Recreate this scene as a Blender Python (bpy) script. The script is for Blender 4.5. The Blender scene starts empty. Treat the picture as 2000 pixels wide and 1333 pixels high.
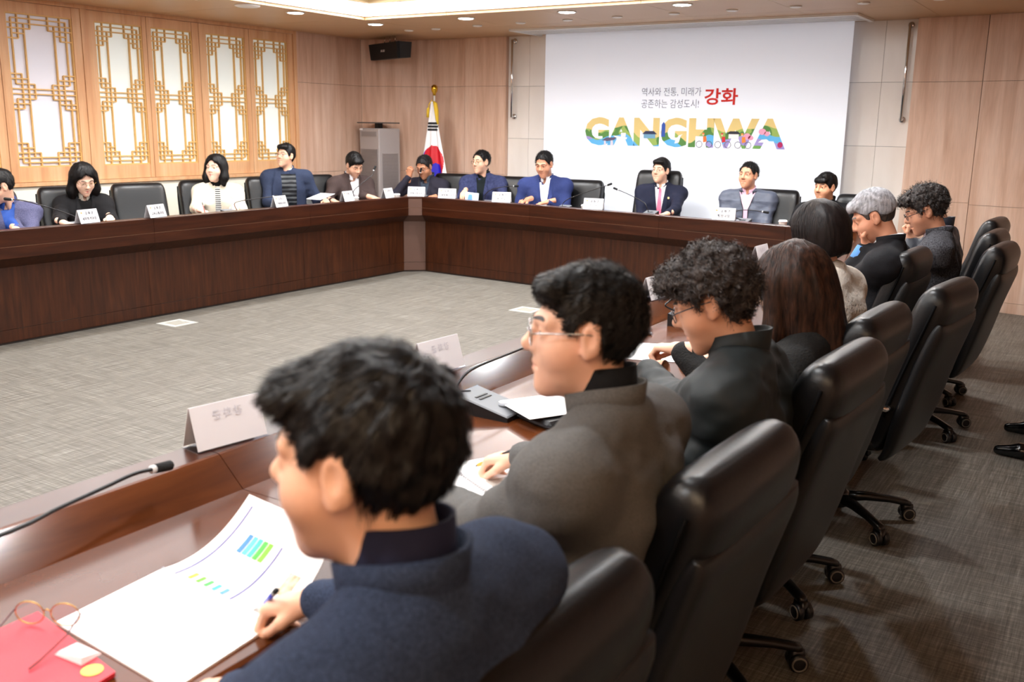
import bpy, math, random
import numpy as np
from mathutils import Vector, Matrix, Euler
random.seed(7); rng = np.random.default_rng(7)
SC = bpy.context.scene
COL = SC.collection

# ------------------------------------------------------------------ camera
F_PX, PITCH, ROLL, YAW, CAM_H = 1878.44, 0.21988304, -0.01434702, -0.5654994, 1.65
_cy, _sy, _cp, _sp, _cr, _sr = (math.cos(YAW), math.sin(YAW), math.cos(PITCH), math.sin(PITCH), math.cos(ROLL), math.sin(ROLL))
FWD = np.array([_sy * _cp, _cy * _cp, -_sp]); _rt = np.array([_cy, -_sy, 0.0]); _dn = np.cross(FWD, _rt)
RGT = _cr * _rt + _sr * _dn; DWN = -_sr * _rt + _cr * _dn
CAM = np.array([0, 0, CAM_H])
def ray(x, y): return RGT * (x - 1000) / F_PX + DWN * (y - 666.5) / F_PX + FWD
def atz(x, y, z): d = ray(x, y); return CAM + d * (z - CAM_H) / d[2]
def atx(x, y, X): d = ray(x, y); return CAM + d * X / d[0]
def aty(x, y, Y): d = ray(x, y); return CAM + d * Y / d[1]
def atd(x, y, D): return CAM + ray(x, y) * D
cd = bpy.data.cameras.new('camera'); cam = bpy.data.objects.new('camera', cd); COL.objects.link(cam)
cd.sensor_width = 36.0; cd.lens = F_PX * 36.0 / 2000.0; cd.clip_start = 0.05; cd.clip_end = 60
M = Matrix(((RGT[0], -DWN[0], -FWD[0]), (RGT[1], -DWN[1], -FWD[1]), (RGT[2], -DWN[2], -FWD[2])))
cam.matrix_world = Matrix.Translation(CAM) @ M.to_4x4()
cd.dof.use_dof = True; cd.dof.focus_distance = 4.8; cd.dof.aperture_fstop = 4.8
SC.camera = cam

# ------------------------------------------------------------------ world, exposure
w = bpy.data.worlds.new('world'); SC.world = w; w.use_nodes = True
w.node_tree.nodes['Background'].inputs[0].default_value = (0.9, 0.95, 1.0, 1); w.node_tree.nodes['Background'].inputs[1].default_value = 0.6
vs = SC.view_settings; vs.view_transform = 'Standard'; vs.look = 'None'; vs.gamma = 1.0; vs.use_curve_mapping = False
vs.exposure = 1.16
cy_ = SC.cycles; cy_.max_bounces = 6; cy_.diffuse_bounces = 4; cy_.glossy_bounces = 3; cy_.transmission_bounces = 2; cy_.transparent_max_bounces = 8; cy_.caustics_reflective = False; cy_.caustics_refractive = False
ZC = 2.70            # ceiling height
COFFER = (-6.9, -1.7, -2.0, 7.95)   # x0, x1, y0, y1 of the lit ceiling recess
def area(name, loc, sx, sy, power, col=(1, .96, .9), rot=(0, 0, 0)):
    l = bpy.data.lights.new(name, 'AREA'); l.shape = 'RECTANGLE'; l.size = sx; l.size_y = sy; l.energy = power; l.color = col
    o = bpy.data.objects.new(name, l); o.location = loc; o.rotation_euler = rot; COL.objects.link(o); return o
# the lit ceiling recess: one lamp under the slats over the table, and the tube lamps round its edge
area('coffer_lamp', ((COFFER[0] + COFFER[1]) / 2, (COFFER[2] + COFFER[3]) / 2, 2.86), 4.2, 9.0, 170, (.94, .975, 1.0))
# the photographer's flash, bounced off the ceiling
area('bounce_flash', (.25, -.5, 1.95), .25, .25, 62, (.82, .91, 1.0), (math.radians(180 + 24), 0, 0))
# ------------------------------------------------------------------ helpers: materials
def lin(c):
    return tuple(((v / 255) / 12.92 if v / 255 <= .04045 else ((v / 255 + .055) / 1.055) ** 2.4) for v in c)
MATS = {}
def mat(name, col, rough=.5, metal=0., spec=.5, bump=None, var=None, emis=None, coat=0., sheen=0., attr=None, alpha=None):
    """col: sRGB 0-255. bump=(scale,strength,stretch3) var=(scale,col2,stretch3)"""
    if name in MATS: return MATS[name]
    m = bpy.data.materials.new(name); m.use_nodes = True; nt = m.node_tree; b = nt.nodes['Principled BSDF']
    b.inputs['Base Color'].default_value = (*lin(col), 1); b.inputs['Roughness'].default_value = rough
    b.inputs['Metallic'].default_value = metal; b.inputs['Specular IOR Level'].default_value = spec
    b.inputs['Coat Weight'].default_value = coat; b.inputs['Sheen Weight'].default_value = sheen
    m.diffuse_color = (*lin(col), 1)
    tc = None
    def coord(stretch):
        nonlocal tc
        if tc is None: tc = nt.nodes.new('ShaderNodeTexCoord')
        mp = nt.nodes.new('ShaderNodeMapping'); mp.inputs['Scale'].default_value = stretch
        nt.links.new(tc.outputs['Object'], mp.inputs[0]); return mp.outputs[0]
    if var:
        n = nt.nodes.new('ShaderNodeTexNoise'); n.inputs['Scale'].default_value = var[0]; n.inputs['Detail'].default_value = 5
        nt.links.new(coord(var[2] if len(var) > 2 else (1, 1, 1)), n.inputs['Vector'])
        r = nt.nodes.new('ShaderNodeValToRGB'); r.color_ramp.elements[0].position = .32; r.color_ramp.elements[1].position = .68
        r.color_ramp.elements[0].color = (*lin(col), 1); r.color_ramp.elements[1].color = (*lin(var[1]), 1)
        nt.links.new(n.outputs['Fac'], r.inputs[0]); nt.links.new(r.outputs[0], b.inputs['Base Color'])
    if attr:
        a = nt.nodes.new('ShaderNodeVertexColor'); a.layer_name = attr; nt.links.new(a.outputs[0], b.inputs['Base Color'])
    if bump:
        n = nt.nodes.new('ShaderNodeTexNoise'); n.inputs['Scale'].default_value = bump[0]; n.inputs['Detail'].default_value = 3
        nt.links.new(coord(bump[2] if len(bump) > 2 else (1, 1, 1)), n.inputs['Vector'])
        bn = nt.nodes.new('ShaderNodeBump'); bn.inputs['Strength'].default_value = bump[1]; bn.inputs['Distance'].default_value = .004
        nt.links.new(n.outputs['Fac'], bn.inputs['Height']); nt.links.new(bn.outputs[0], b.inputs['Normal'])
    if emis:
        b.inputs['Emission Color'].default_value = (*lin(emis[0]), 1); b.inputs['Emission Strength'].default_value = emis[1]
    if alpha is not None: b.inputs['Alpha'].default_value = alpha
    MATS[name] = m; return m
def glassy(name, col=(255, 255, 255), mix=.12):
    """thin clear sheet: mostly see-through, a little gloss"""
    if name in MATS: return MATS[name]
    m = bpy.data.materials.new(name); m.use_nodes = True; nt = m.node_tree; nt.nodes.clear()
    o = nt.nodes.new('ShaderNodeOutputMaterial'); mx = nt.nodes.new('ShaderNodeMixShader'); t = nt.nodes.new('ShaderNodeBsdfTransparent')
    g = nt.nodes.new('ShaderNodeBsdfGlossy'); g.inputs['Roughness'].default_value = .05; t.inputs[0].default_value = (*lin(col), 1)
    mx.inputs[0].default_value = mix; nt.links.new(t.outputs[0], mx.inputs[1]); nt.links.new(g.outputs[0], mx.inputs[2]); nt.links.new(mx.outputs[0], o.inputs[0])
    MATS[name] = m; return m
# ------------------------------------------------------------------ helpers: objects
def put(name, me, parent=None, loc=None, rot=None, kind=None, label=None, cat=None, group=None):
    o = bpy.data.objects.new(name, me); COL.objects.link(o)
    if parent is not None: o.parent = parent
    if loc is not None: o.location = loc
    if rot is not None: o.rotation_euler = rot
    if kind: o['kind'] = kind
    if label: o['label'] = label
    if cat: o['category'] = cat
    if group: o['group'] = group
    return o
def thing(name, label, cat, loc=(0, 0, 0), rz=0., group=None):
    return put(name, None, None, loc, (0, 0, rz), None, label, cat, group)
def mesh(name, V, Fc, m=None, smooth=False, mats=None, mi=None):
    me = bpy.data.meshes.new(name); V = np.asarray(V, float)
    me.from_pydata([tuple(v) for v in V], [], [tuple(f) for f in Fc]); me.update()
    for x in (mats or ([m] if m else [])): me.materials.append(x)
    if mi is not None: me.polygons.foreach_set('material_index', np.asarray(mi, np.int32))
    if smooth: me.polygons.foreach_set('use_smooth', np.ones(len(me.polygons), bool))
    return me
def qmesh(name, V, Q, m=None, smooth=True, mats=None, mi=None):
    """fast path: numpy verts and quads"""
    me = bpy.data.meshes.new(name); V = np.ascontiguousarray(V, np.float32); Q = np.ascontiguousarray(Q, np.int32)
    me.vertices.add(len(V)); me.vertices.foreach_set('co', V.ravel())
    me.loops.add(Q.size); me.loops.foreach_set('vertex_index', Q.ravel())
    me.polygons.add(len(Q)); me.polygons.foreach_set('loop_start', np.arange(0, Q.size, Q.shape[1], dtype=np.int32))
    for x in (mats or ([m] if m else [])): me.materials.append(x)
    if mi is not None: me.polygons.foreach_set('material_index', np.asarray(mi, np.int32))
    me.polygons.foreach_set('use_smooth', np.full(len(Q), smooth)); me.update(calc_edges=True); return me
class MB:
    """collects boxes, prisms, tubes and lathes into one mesh"""
    def __init__(s): s.v = []; s.f = []
    def add(s, V, Fc):
        k = len(s.v); s.v += [tuple(map(float, x)) for x in V]; s.f += [tuple(i + k for i in q) for q in Fc]; return s
    def box(s, a, b, bev=0.):
        x0, y0, z0 = [min(p, q) for p, q in zip(a, b)]; x1, y1, z1 = [max(p, q) for p, q in zip(a, b)]
        if bev <= 0:
            return s.add([(x0, y0, z0), (x1, y0, z0), (x1, y1, z0), (x0, y1, z0), (x0, y0, z1), (x1, y0, z1), (x1, y1, z1), (x0, y1, z1)],
                         [(0, 3, 2, 1), (4, 5, 6, 7), (0, 1, 5, 4), (1, 2, 6, 5), (2, 3, 7, 6), (3, 0, 4, 7)])
        e = min(bev, (x1 - x0) * .49, (y1 - y0) * .49, (z1 - z0) * .49)
        def ring(z, i): return [(x0 + i, y0 + e, z), (x0 + e, y0 + i, z), (x1 - e, y0 + i, z), (x1 - i, y0 + e, z), (x1 - i, y1 - e, z), (x1 - e, y1 - i, z), (x0 + e, y1 - i, z), (x0 + i, y1 - e, z)]
        return s.loft([ring(z0, e), ring(z0 + e, 0), ring(z1 - e, 0), ring(z1, e)])
    def loft(s, rings, cap=True, closed=True):
        n = len(rings[0]); V = [p for r in rings for p in r]; Fc = []
        for i in range(len(rings) - 1):
            for j in range(n if closed else n - 1):
                k = (j + 1) % n; Fc.append((i * n + j, i * n + k, (i + 1) * n + k, (i + 1) * n + j))
        if cap and closed: Fc.append(tuple(range(n))[::-1]); Fc.append(tuple((len(rings) - 1) * n + j for j in range(n)))
        return s.add(V, Fc)
    def tube(s, pts, r, n=8, cap=True):
        P = [np.array(p, float) for p in pts]; rs = r if isinstance(r, (list, tuple)) else [r] * len(P); rings = []; up = None
        for i, p in enumerate(P):
            t = P[min(i + 1, len(P) - 1)] - P[max(i - 1, 0)]; t /= np.linalg.norm(t) + 1e-12
            if up is None:
                up = np.array([0, 0, 1.]) if abs(t[2]) < .9 else np.array([1., 0, 0])
            a = np.cross(t, up); a /= np.linalg.norm(a) + 1e-12; b = np.cross(a, t); up = b
            rings.append([p + rs[i] * (math.cos(2 * math.pi * j / n) * a + math.sin(2 * math.pi * j / n) * b) for j in range(n)])
        return s.loft(rings, cap)
    def lathe(s, prof, c=(0, 0, 0), n=20, axis='z'):
        rings = []
        for r, h in prof:
            ring = []
            for j in range(n):
                a = 2 * math.pi * j / n; x, y, z = r * math.cos(a), r * math.sin(a), h
                if axis == 'y': x, y, z = x, h, -y
                if axis == 'x': x, y, z = h, x, y
                ring.append((c[0] + x, c[1] + y, c[2] + z))
            rings.append(ring)
        return s.loft(rings)
    def prism(s, poly, z0, z1):
        return s.loft([[(x, y, z0) for x, y in poly], [(x, y, z1) for x, y in poly]])
    def mesh(s, name, m, smooth=False): return mesh(name, s.v, s.f, m, smooth)
def part(name, mb, m, parent, smooth=False, **k): return put(name, mb.mesh(name, m, smooth), parent, **k)
UNIT = {}
def boxpart(name, a, b, m, parent, **k):
    """a box that shares one unit-cube mesh per material"""
    key = m.name
    if key not in UNIT: UNIT[key] = MB().box((-.5, -.5, -.5), (.5, .5, .5)).mesh('unit_box', m)
    o = put(name, UNIT[key], parent, [(p + q) / 2 for p, q in zip(a, b)], **k); o.scale = [abs(q - p) for p, q in zip(a, b)]; return o
def smooth_by_angle(me, ang=40):
    me.polygons.foreach_set('use_smooth', np.ones(len(me.polygons), bool)); me.set_sharp_from_angle(angle=math.radians(ang))
def textmesh(body, size=1., bold=0.):
    c = bpy.data.curves.new('txt', 'FONT'); c.body = body; c.size = size; c.offset = bold; c.align_x = 'CENTER'; c.align_y = 'CENTER'; c.resolution_u = 3
    o = bpy.data.objects.new('txt', c); COL.objects.link(o); dg = bpy.context.evaluated_depsgraph_get(); dg.update()
    me = bpy.data.meshes.new_from_object(o.evaluated_get(dg)); bpy.data.objects.remove(o); bpy.data.curves.remove(c); return me
# ------------------------------------------------------------------ helpers: smooth solids from distance fields
def cap(p, a, b, ra, rb=None):
    a = np.asarray(a, np.float32); ba = np.asarray(b, np.float32) - a; pa = p - a; rb = ra if rb is None else rb
    h = np.clip((pa @ ba) / max(float(ba @ ba), 1e-9), 0, 1); q = pa - h[:, None] * ba
    return np.sqrt(np.einsum('ij,ij->i', q, q)) - (ra + (rb - ra) * h)
def ell(p, c, r):
    q = (p - np.asarray(c, np.float32)) / np.asarray(r, np.float32); k0 = np.sqrt(np.einsum('ij,ij->i', q, q))
    q = q / np.asarray(r, np.float32); k1 = np.sqrt(np.einsum('ij,ij->i', q, q)); return k0 * (k0 - 1) / np.maximum(k1, 1e-6)
def smin(a, b, k): h = np.clip(.5 + .5 * (b - a) / k, 0, 1); return b + (a - b) * h - k * h * (1 - h)
def smax(a, b, k): return -smin(-a, -b, k)
_NL = rng.random((32, 32, 32)).astype(np.float32) * 2 - 1
def noise(p, s):
    q = p * np.asarray(s, np.float32) + 100.; i = np.floor(q).astype(np.int32); f = q - i; f = f * f * (3 - 2 * f); i &= 31; j = (i + 1) & 31
    x0, y0, z0 = i[:, 0], i[:, 1], i[:, 2]; x1, y1, z1 = j[:, 0], j[:, 1], j[:, 2]; fx, fy, fz = f[:, 0], f[:, 1], f[:, 2]
    l = lambda a, b, t: a + (b - a) * t
    return l(l(l(_NL[x0, y0, z0], _NL[x1, y0, z0], fx), l(_NL[x0, y1, z0], _NL[x1, y1, z0], fx), fy), l(l(_NL[x0, y0, z1], _NL[x1, y0, z1], fx), l(_NL[x0, y1, z1], _NL[x1, y1, z1], fx), fy), fz)
_CO = np.array([(i, j, k) for i in (0, 1) for j in (0, 1) for k in (0, 1)])
_ED = [(a, b) for a in range(8) for b in range(a + 1, 8) if np.abs(_CO[a] - _CO[b]).sum() == 1]
def solid(fn, lo, hi, h):
    """surface nets over a narrow band of the field fn; returns verts, quads"""
    lo = np.asarray(lo, float); B = 8; nb = np.ceil((np.asarray(hi) - lo) / (h * B)).astype(int); n = nb * B
    bc = np.stack(np.meshgrid(*[(np.arange(k) + .5) * B * h + l for k, l in zip(nb, lo)], indexing='ij'), -1).reshape(-1, 3).astype(np.float32)
    fb = fn(bc); keep = np.abs(fb) < B * h * 1.15 + .012
    F = np.repeat(np.repeat(np.repeat(np.sign(fb).reshape(nb) * 1., B, 0), B, 1), B, 2).astype(np.float32)
    kb = np.argwhere(keep.reshape(nb)); off = np.stack(np.meshgrid(*[np.arange(B)] * 3, indexing='ij'), -1).reshape(-1, 3)
    gi = (kb[:, None, :] * B + off[None]).reshape(-1, 3); F[gi[:, 0], gi[:, 1], gi[:, 2]] = fn((gi * h + lo).astype(np.float32))
    s = F < 0; m = n - 1; sl = lambda o: tuple(slice(a, a + k) for a, k in zip(o, m))
    cnt = sum(s[sl(o)].astype(np.int8) for o in _CO); act = (cnt > 0) & (cnt < 8); idx = np.argwhere(act)
    vid = np.full(m, -1, np.int32); vid[act] = np.arange(len(idx)); f8 = np.stack([F[sl(o)][act] for o in _CO], 1)
    acc = np.zeros((len(idx), 3)); num = np.zeros(len(idx))
    for a, b in _ED:
        fa, fb2 = f8[:, a], f8[:, b]; mk = (fa < 0) != (fb2 < 0); t = np.where(mk, fa / np.where(mk, fa - fb2, 1), 0)
        acc += np.where(mk[:, None], _CO[a] + (_CO[b] - _CO[a]) * t[:, None], 0); num += mk
    V = lo + h * (idx + acc / num[:, None]); Q = []
    for d in range(3):
        u, v = (d + 1) % 3, (d + 2) % 3; a = [slice(None)] * 3; b = [slice(None)] * 3; a[d] = slice(0, -1); b[d] = slice(1, None)
        g = np.argwhere(s[tuple(a)] != s[tuple(b)]); g = g[(g[:, u] > 0) & (g[:, v] > 0) & (g[:, u] < m[u]) & (g[:, v] < m[v]) & (g[:, d] < m[d])]
        ou = np.eye(3, dtype=int)[u]; ov = np.eye(3, dtype=int)[v]; c = [g - ou - ov, g - ov, g, g - ou]
        q = np.stack([vid[x[:, 0], x[:, 1], x[:, 2]] for x in c], 1); ins = s[g[:, 0], g[:, 1], g[:, 2]]
        Q.append(np.where(ins[:, None], q, q[:, ::-1]))
    Q = np.concatenate(Q); return V, Q[(Q >= 0).all(1)]
def grad(fn, p, e=.002):
    g = np.stack([fn(p + np.eye(3, dtype=np.float32)[i] * e) - fn(p - np.eye(3, dtype=np.float32)[i] * e) for i in range(3)], 1)
    return g / (np.linalg.norm(g, axis=1, keepdims=True) + 1e-9)
def trace(fn, o, d, tmax=.6):
    o = np.asarray(o, np.float32); d = np.asarray(d, np.float32); t = np.zeros(len(o), np.float32)
    for _ in range(48): t = np.minimum(t + fn(o + t[:, None] * d) * .85, tmax)
    return o + t[:, None] * d
def gridq(nu, nv): # quads of an nu x nv vertex grid
    i = np.arange(nu * nv).reshape(nu, nv); return np.stack([i[:-1, :-1], i[1:, :-1], i[1:, 1:], i[:-1, 1:]], -1).reshape(-1, 4)
def joinq(parts):
    V = []; Q = []; k = 0
    for v, q in parts: V.append(v); Q.append(np.asarray(q) + k); k += len(v)
    return np.concatenate(V), np.concatenate(Q)
# ------------------------------------------------------------------ room materials
def wood_mat(name, c1, c2, c3, rough=.45, scale=1., vert=True, spec=.4, coat=0.):
    if name in MATS: return MATS[name]
    m = bpy.data.materials.new(name); m.use_nodes = True; nt = m.node_tree; b = nt.nodes['Principled BSDF']; L = nt.links.new
    g = nt.nodes.new('ShaderNodeNewGeometry'); mp = nt.nodes.new('ShaderNodeMapping'); L(g.outputs['Position'], mp.inputs[0])
    mp.inputs['Scale'].default_value = tuple(v * scale for v in ((7, 7, .55) if vert else (1.1, 1.1, 14)))
    n = nt.nodes.new('ShaderNodeTexNoise'); n.inputs['Scale'].default_value = 1.6; n.inputs['Detail'].default_value = 6; n.inputs['Distortion'].default_value = .6; L(mp.outputs[0], n.inputs['Vector'])
    r = nt.nodes.new('ShaderNodeValToRGB'); e = r.color_ramp.elements; e[0].position = .3; e[1].position = .72; e[0].color = (*lin(c1), 1); e[1].color = (*lin(c3), 1)
    x = e.new(.5); x.color = (*lin(c2), 1); L(n.outputs['Fac'], r.inputs[0])
    n2 = nt.nodes.new('ShaderNodeTexNoise'); n2.inputs['Scale'].default_value = 14; n2.inputs['Detail'].default_value = 4; L(mp.outputs[0], n2.inputs['Vector'])
    mx = nt.nodes.new('ShaderNodeMixRGB'); mx.blend_type = 'MULTIPLY'; mx.inputs[0].default_value = .22; L(r.outputs[0], mx.inputs[1]); L(n2.outputs['Fac'], mx.inputs[2])
    L(mx.outputs[0], b.inputs['Base Color']); b.inputs['Roughness'].default_value = rough; b.inputs['Specular IOR Level'].default_value = spec; b.inputs['Coat Weight'].default_value = coat; b.inputs['Coat Roughness'].default_value = .12
    MATS[name] = m; return m
W_WALL = wood_mat('wall_oak', (210, 168, 142), (227, 190, 166), (238, 207, 186))
W_PINE = wood_mat('window_pine', (216, 158, 112), (228, 176, 130), (236, 192, 148), scale=.8)
W_LAT = mat('lattice_pine', (222, 176, 106), .5)
W_DARK = wood_mat('desk_walnut', (46, 20, 7), (62, 29, 11), (76, 38, 16), rough=.42, scale=3., spec=.35)
W_DARKH = wood_mat('desk_walnut_edge', (44, 18, 7), (58, 25, 10), (70, 33, 15), rough=.3, scale=1.2, vert=False, spec=.45)
W_TOP = wood_mat('desk_worktop', (66, 32, 14), (86, 44, 20), (104, 56, 28), rough=.16, scale=.8, vert=False, spec=.4)
W_POST = mat('desk_corner_panel', (92, 66, 56), .35)
CREAM = mat('cream_paint', (238, 234, 218), .6)
CEIL = mat('ceiling_panel', (206, 172, 134), .42, var=(.7, (198, 160, 120)))
DARKGAP = mat('dark_gap', (40, 30, 24), .8)
WHITE = mat('white_enamel', (238, 238, 236), .4)
CHROME = mat('chrome', (225, 225, 225), .12, 1.)
BLACKP = mat('black_plastic', (18, 18, 20), .4)
def floor_mat():
    m = bpy.data.materials.new('woven_vinyl'); m.use_nodes = True; nt = m.node_tree; b = nt.nodes['Principled BSDF']; L = nt.links.new
    g = nt.nodes.new('ShaderNodeNewGeometry'); outs = []
    for sc in ((420, 9, 1), (9, 420, 1), (110, 2.4, 1), (2.4, 110, 1), (.5, .5, 1)):
        mp = nt.nodes.new('ShaderNodeMapping'); mp.inputs['Scale'].default_value = sc; L(g.outputs['Position'], mp.inputs[0])
        n = nt.nodes.new('ShaderNodeTexNoise'); n.inputs['Scale'].default_value = 1; n.inputs['Detail'].default_value = 3; L(mp.outputs[0], n.inputs['Vector']); outs.append(n.outputs['Fac'])
    def mth(op, a, c):
        x = nt.nodes.new('ShaderNodeMath'); x.operation = op
        for i, q in enumerate((a, c)):
            if isinstance(q, float): x.inputs[i].default_value = q
            else: L(q, x.inputs[i])
        return x.outputs[0]
    s = mth('ADD', mth('ADD', outs[0], outs[1]), mth('ADD', outs[2], outs[3])); s = mth('MULTIPLY', s, .25)
    r = nt.nodes.new('ShaderNodeValToRGB'); e = r.color_ramp.elements
    e[0].position = .38; e[0].color = (*lin((64, 57, 51)), 1); e[1].position = .62; e[1].color = (*lin((150, 146, 137)), 1); q = e.new(.5); q.color = (*lin((104, 99, 91)), 1)
    L(s, r.inputs[0]); L(r.outputs[0], b.inputs['Base Color']); b.inputs['Roughness'].default_value = .5; b.inputs['Specular IOR Level'].default_value = .35
    bn = nt.nodes.new('ShaderNodeBump'); bn.inputs['Strength'].default_value = .25; bn.inputs['Distance'].default_value = .003; L(s, bn.inputs['Height']); L(bn.outputs[0], b.inputs['Normal'])
    return m
FLOOR = floor_mat()
XL, YB = -8.50, 10.15
put('floor', MB().box((XL - .2, -3.2, -.1), (2.4, YB + .2, 0)).mesh('floor', FLOOR), kind='structure', label='grey-brown woven vinyl floor')
# ------------------------------------------------------------------ wall_left: cream dado, lattice windows, oak panels
wl = put('wall_left', MB().box((XL - .2, -3.2, 0), (XL - .06, YB + .2, 3.1)).mesh('wall_left', CREAM), kind='structure')
boxpart('dado', (XL - .06, -3.2, 0), (XL, 8.55, 1.05), CREAM, wl)
boxpart('panel', (XL - .06, -3.2, 1.05), (XL - .01, 4.16, ZC), W_WALL, wl)
YW0 = 4.16
leaves = [(4.24, 4.88, 0), (5.04, 5.68, 0), (5.91, 6.44, 1), (6.54, 7.05, 1), (7.23, 7.77, 1), (7.89, 8.415, 1)]
PANE = [mat('paper_pane_grey', (226, 226, 236), .5, emis=((222, 224, 240), .03)), mat('paper_pane_white', (236, 242, 238), .5, emis=((228, 244, 240), .08))]
ZG0, ZG1 = 1.22, 2.57
for o_ in (boxpart('sill_trim', (XL - .06, YW0, 1.05), (XL + .03, 8.55, 1.085), W_PINE, wl), boxpart('head_trim', (XL - .06, YW0, 2.665), (XL + .02, 8.55, ZC), W_PINE, wl),
           boxpart('jamb_trim', (XL - .06, 8.50, 1.085), (XL + .02, 8.55, 2.665), W_PINE, wl), boxpart('jamb_trim', (XL - .06, 5.768, 1.085), (XL + .012, 5.832, 2.665), W_PINE, wl)): pass
NR, U11 = 31, 11
def lattice(win, y0, y1):
    cw = (y1 - y0) / U11; rh = (ZG1 - ZG0) / NR; t = .0055; X0, X1 = XL - .028, XL - .008; bars = []
    m = 15.5; mir = lambda c: U11 - c
    def v(c, r0, r1): bars.append((y0 + c * cw - t, y0 + c * cw + t, ZG1 - r1 * rh, ZG1 - r0 * rh))
    def h(r, c0, c1): bars.append((y0 + c0 * cw, y0 + c1 * cw, ZG1 - r * rh - t, ZG1 - r * rh + t))
    for c in (1, 10): v(c, 1, m - 1.5); v(c, m + 1.5, NR - 1)
    for c in (3, 8): v(c, 2, NR - 2)
    for c in (2, 9): v(c, 0, 5); v(c, NR - 5, NR); v(c, m - 3.5, m + 3.5)
    for c in (4, 7): v(c, 0, 3); v(c, NR - 3, NR); v(c, m - 1.5, m + 1.5)
    for s in (0, 1):
        R_ = (lambda r: r) if s == 0 else (lambda r: NR - r)
        h(R_(1), 1, 10); h(R_(2), 0, 11)
        for a, b in ((0, 4), (7, 11)): h(R_(3), a, b)
        for a, b in ((1, 3), (8, 10)): h(R_(4), a, b)
        for a, b in ((0, 2), (9, 11)): h(R_(5), a, b)
        q = -1 if s == 0 else 1
        h(m + q * .5, 0, 11)
        for a, b in ((1, 4), (7, 10)): h(m + q * 1.5, a, b)
        for a, b in ((0, 3), (8, 11)): h(m + q * 2.5, a, b)
        for a, b in ((0, 2), (9, 11)): h(m + q * 3.5, a, b)
    for k, (a, b, c, d) in enumerate(bars): boxpart('lattice_bar', (X0 - .001 * (k % 2), a, c), (X1 + .001 * (k % 2), b, d), W_LAT, win)
edges = [4.16] + [(leaves[i][1] + leaves[i + 1][0]) / 2 for i in range(len(leaves) - 1)] + [8.50]
edges[2] = 5.80
for i, (y0, y1, k) in enumerate(leaves):
    win = put(f'window_{i + 1}', MB().box((XL - .05, y0 - .02, ZG0 - .02), (XL - .032, y1 + .02, ZG1 + .02)).mesh('pane', PANE[k]), kind='structure')
    a, b = edges[i], edges[i + 1]; a += .034 if i == 2 else .003; b -= .034 if i == 1 else .003
    boxpart('stile', (XL - .05, a, 1.088), (XL + .004, y0, 2.662), W_PINE, win); boxpart('stile', (XL - .05, y1, 1.088), (XL + .004, b, 2.662), W_PINE, win)
    boxpart('rail', (XL - .05, y0, ZG1), (XL, y1, 2.662), W_PINE, win); boxpart('rail', (XL - .05, y0, 1.088), (XL, y1, ZG0), W_PINE, win)
    for q in ((y0, y0 + .012, ZG0, ZG1), (y1 - .012, y1, ZG0, ZG1), (y0, y1, ZG0, ZG0 + .012), (y0, y1, ZG1 - .012, ZG1)):
        boxpart('lattice_border', (XL - .03, q[0], q[2]), (XL - .004, q[1], q[3]), W_LAT, win)
    lattice(win, y0, y1)
def panel_run(wall, p0, p1, zs, n=1, thick=.03, m=W_WALL, gap=.003, name='panel'):
    """upright panels along p0->p1 (the visible face is left of the run), split at heights zs"""
    p0 = np.array(p0, float); p1 = np.array(p1, float); d = p1 - p0; Ln = np.linalg.norm(d); d /= Ln; nrm = np.array([-d[1], d[0]]); ang = math.atan2(d[1], d[0])
    for i in range(n):
        a, b = Ln * i / n + gap / 2, Ln * (i + 1) / n - gap / 2
        for z0, z1 in zip(zs[:-1], zs[1:]):
            mid = p0 + d * (a + b) / 2 - nrm * thick / 2
            o = boxpart(name, (-(b - a) / 2, -thick / 2, -(z1 - z0 - gap) / 2), ((b - a) / 2, thick / 2, (z1 - z0 - gap) / 2), m, wall)
            o.location = (mid[0], mid[1], (z0 + z1) / 2); o.rotation_euler = (0, 0, ang)
ZL = (0, .10, 1.065, 2.125, ZC)
def backing(name, pts, back):
    return put(name, MB().prism(list(pts) + list(back), 0, ZC + .3).mesh(name, DARKGAP), kind='structure')
# visible faces lie to the left of each run when walking p0->p1, so walk from right to left
panel_run(wl, (XL, 9.70), (XL, 8.55), ZL, 1)   # faces +x
def face_run(wall, a, b, zs, n=1, **k): panel_run(wall, a, b, zs, n, **k)
wc = put('wall_corner', MB().prism([(XL - .05, 9.70), (-7.69, 10.19), (-7.69, 10.45), (XL - .05, 10.45)], 0, ZC).mesh('wall_corner', DARKGAP), kind='structure')
face_run(wc, (-7.69, 10.15), (XL, 9.70), ZL, 1)
wb = put('wall_back', MB().box((-7.8, 10.18, 0), (2.4, 10.4, 3.1)).mesh('wall_back', DARKGAP), kind='structure')
face_run(wb, (-7.18, 10.13), (-7.69, 10.13), ZL, 1, thick=.05); face_run(wb, (-6.55, 10.10), (-7.16, 10.10), ZL, 1, thick=.07)
TILE = mat('stone_tile', (240, 234, 228), .16, spec=.5, var=(1.3, (230, 222, 214), (1, 1, .6)))
tx = [-6.55, -6.25] + [-6.25 + .578 * k for k in range(1, 8)] + [-1.91]
for a, b in zip(tx[:-1], tx[1:]):
    for z0, z1 in zip((0, .30, .90, 1.505, 2.12), (.30, .90, 1.505, 2.12, ZC)):
        boxpart('tile', (a + .0015, 10.155, z0 + .0015), (b - .0015, 10.178, z1 - .0015), TILE, wb)
face_run(wb, (-1.29, 10.06), (-1.90, 10.06), (0, .10, 1.0, 2.115, ZC), 1, thick=.12)
face_run(wb, (1.12, 9.63), (-1.285, 10.04), (0, .10, .985, 2.115, ZC), 4, thick=.12)
wr = put('wall_right', MB().box((2.2, -3.2, 0), (2.4, 10.2, 3.1)).mesh('wall_right', W_WALL), kind='structure')
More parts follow.
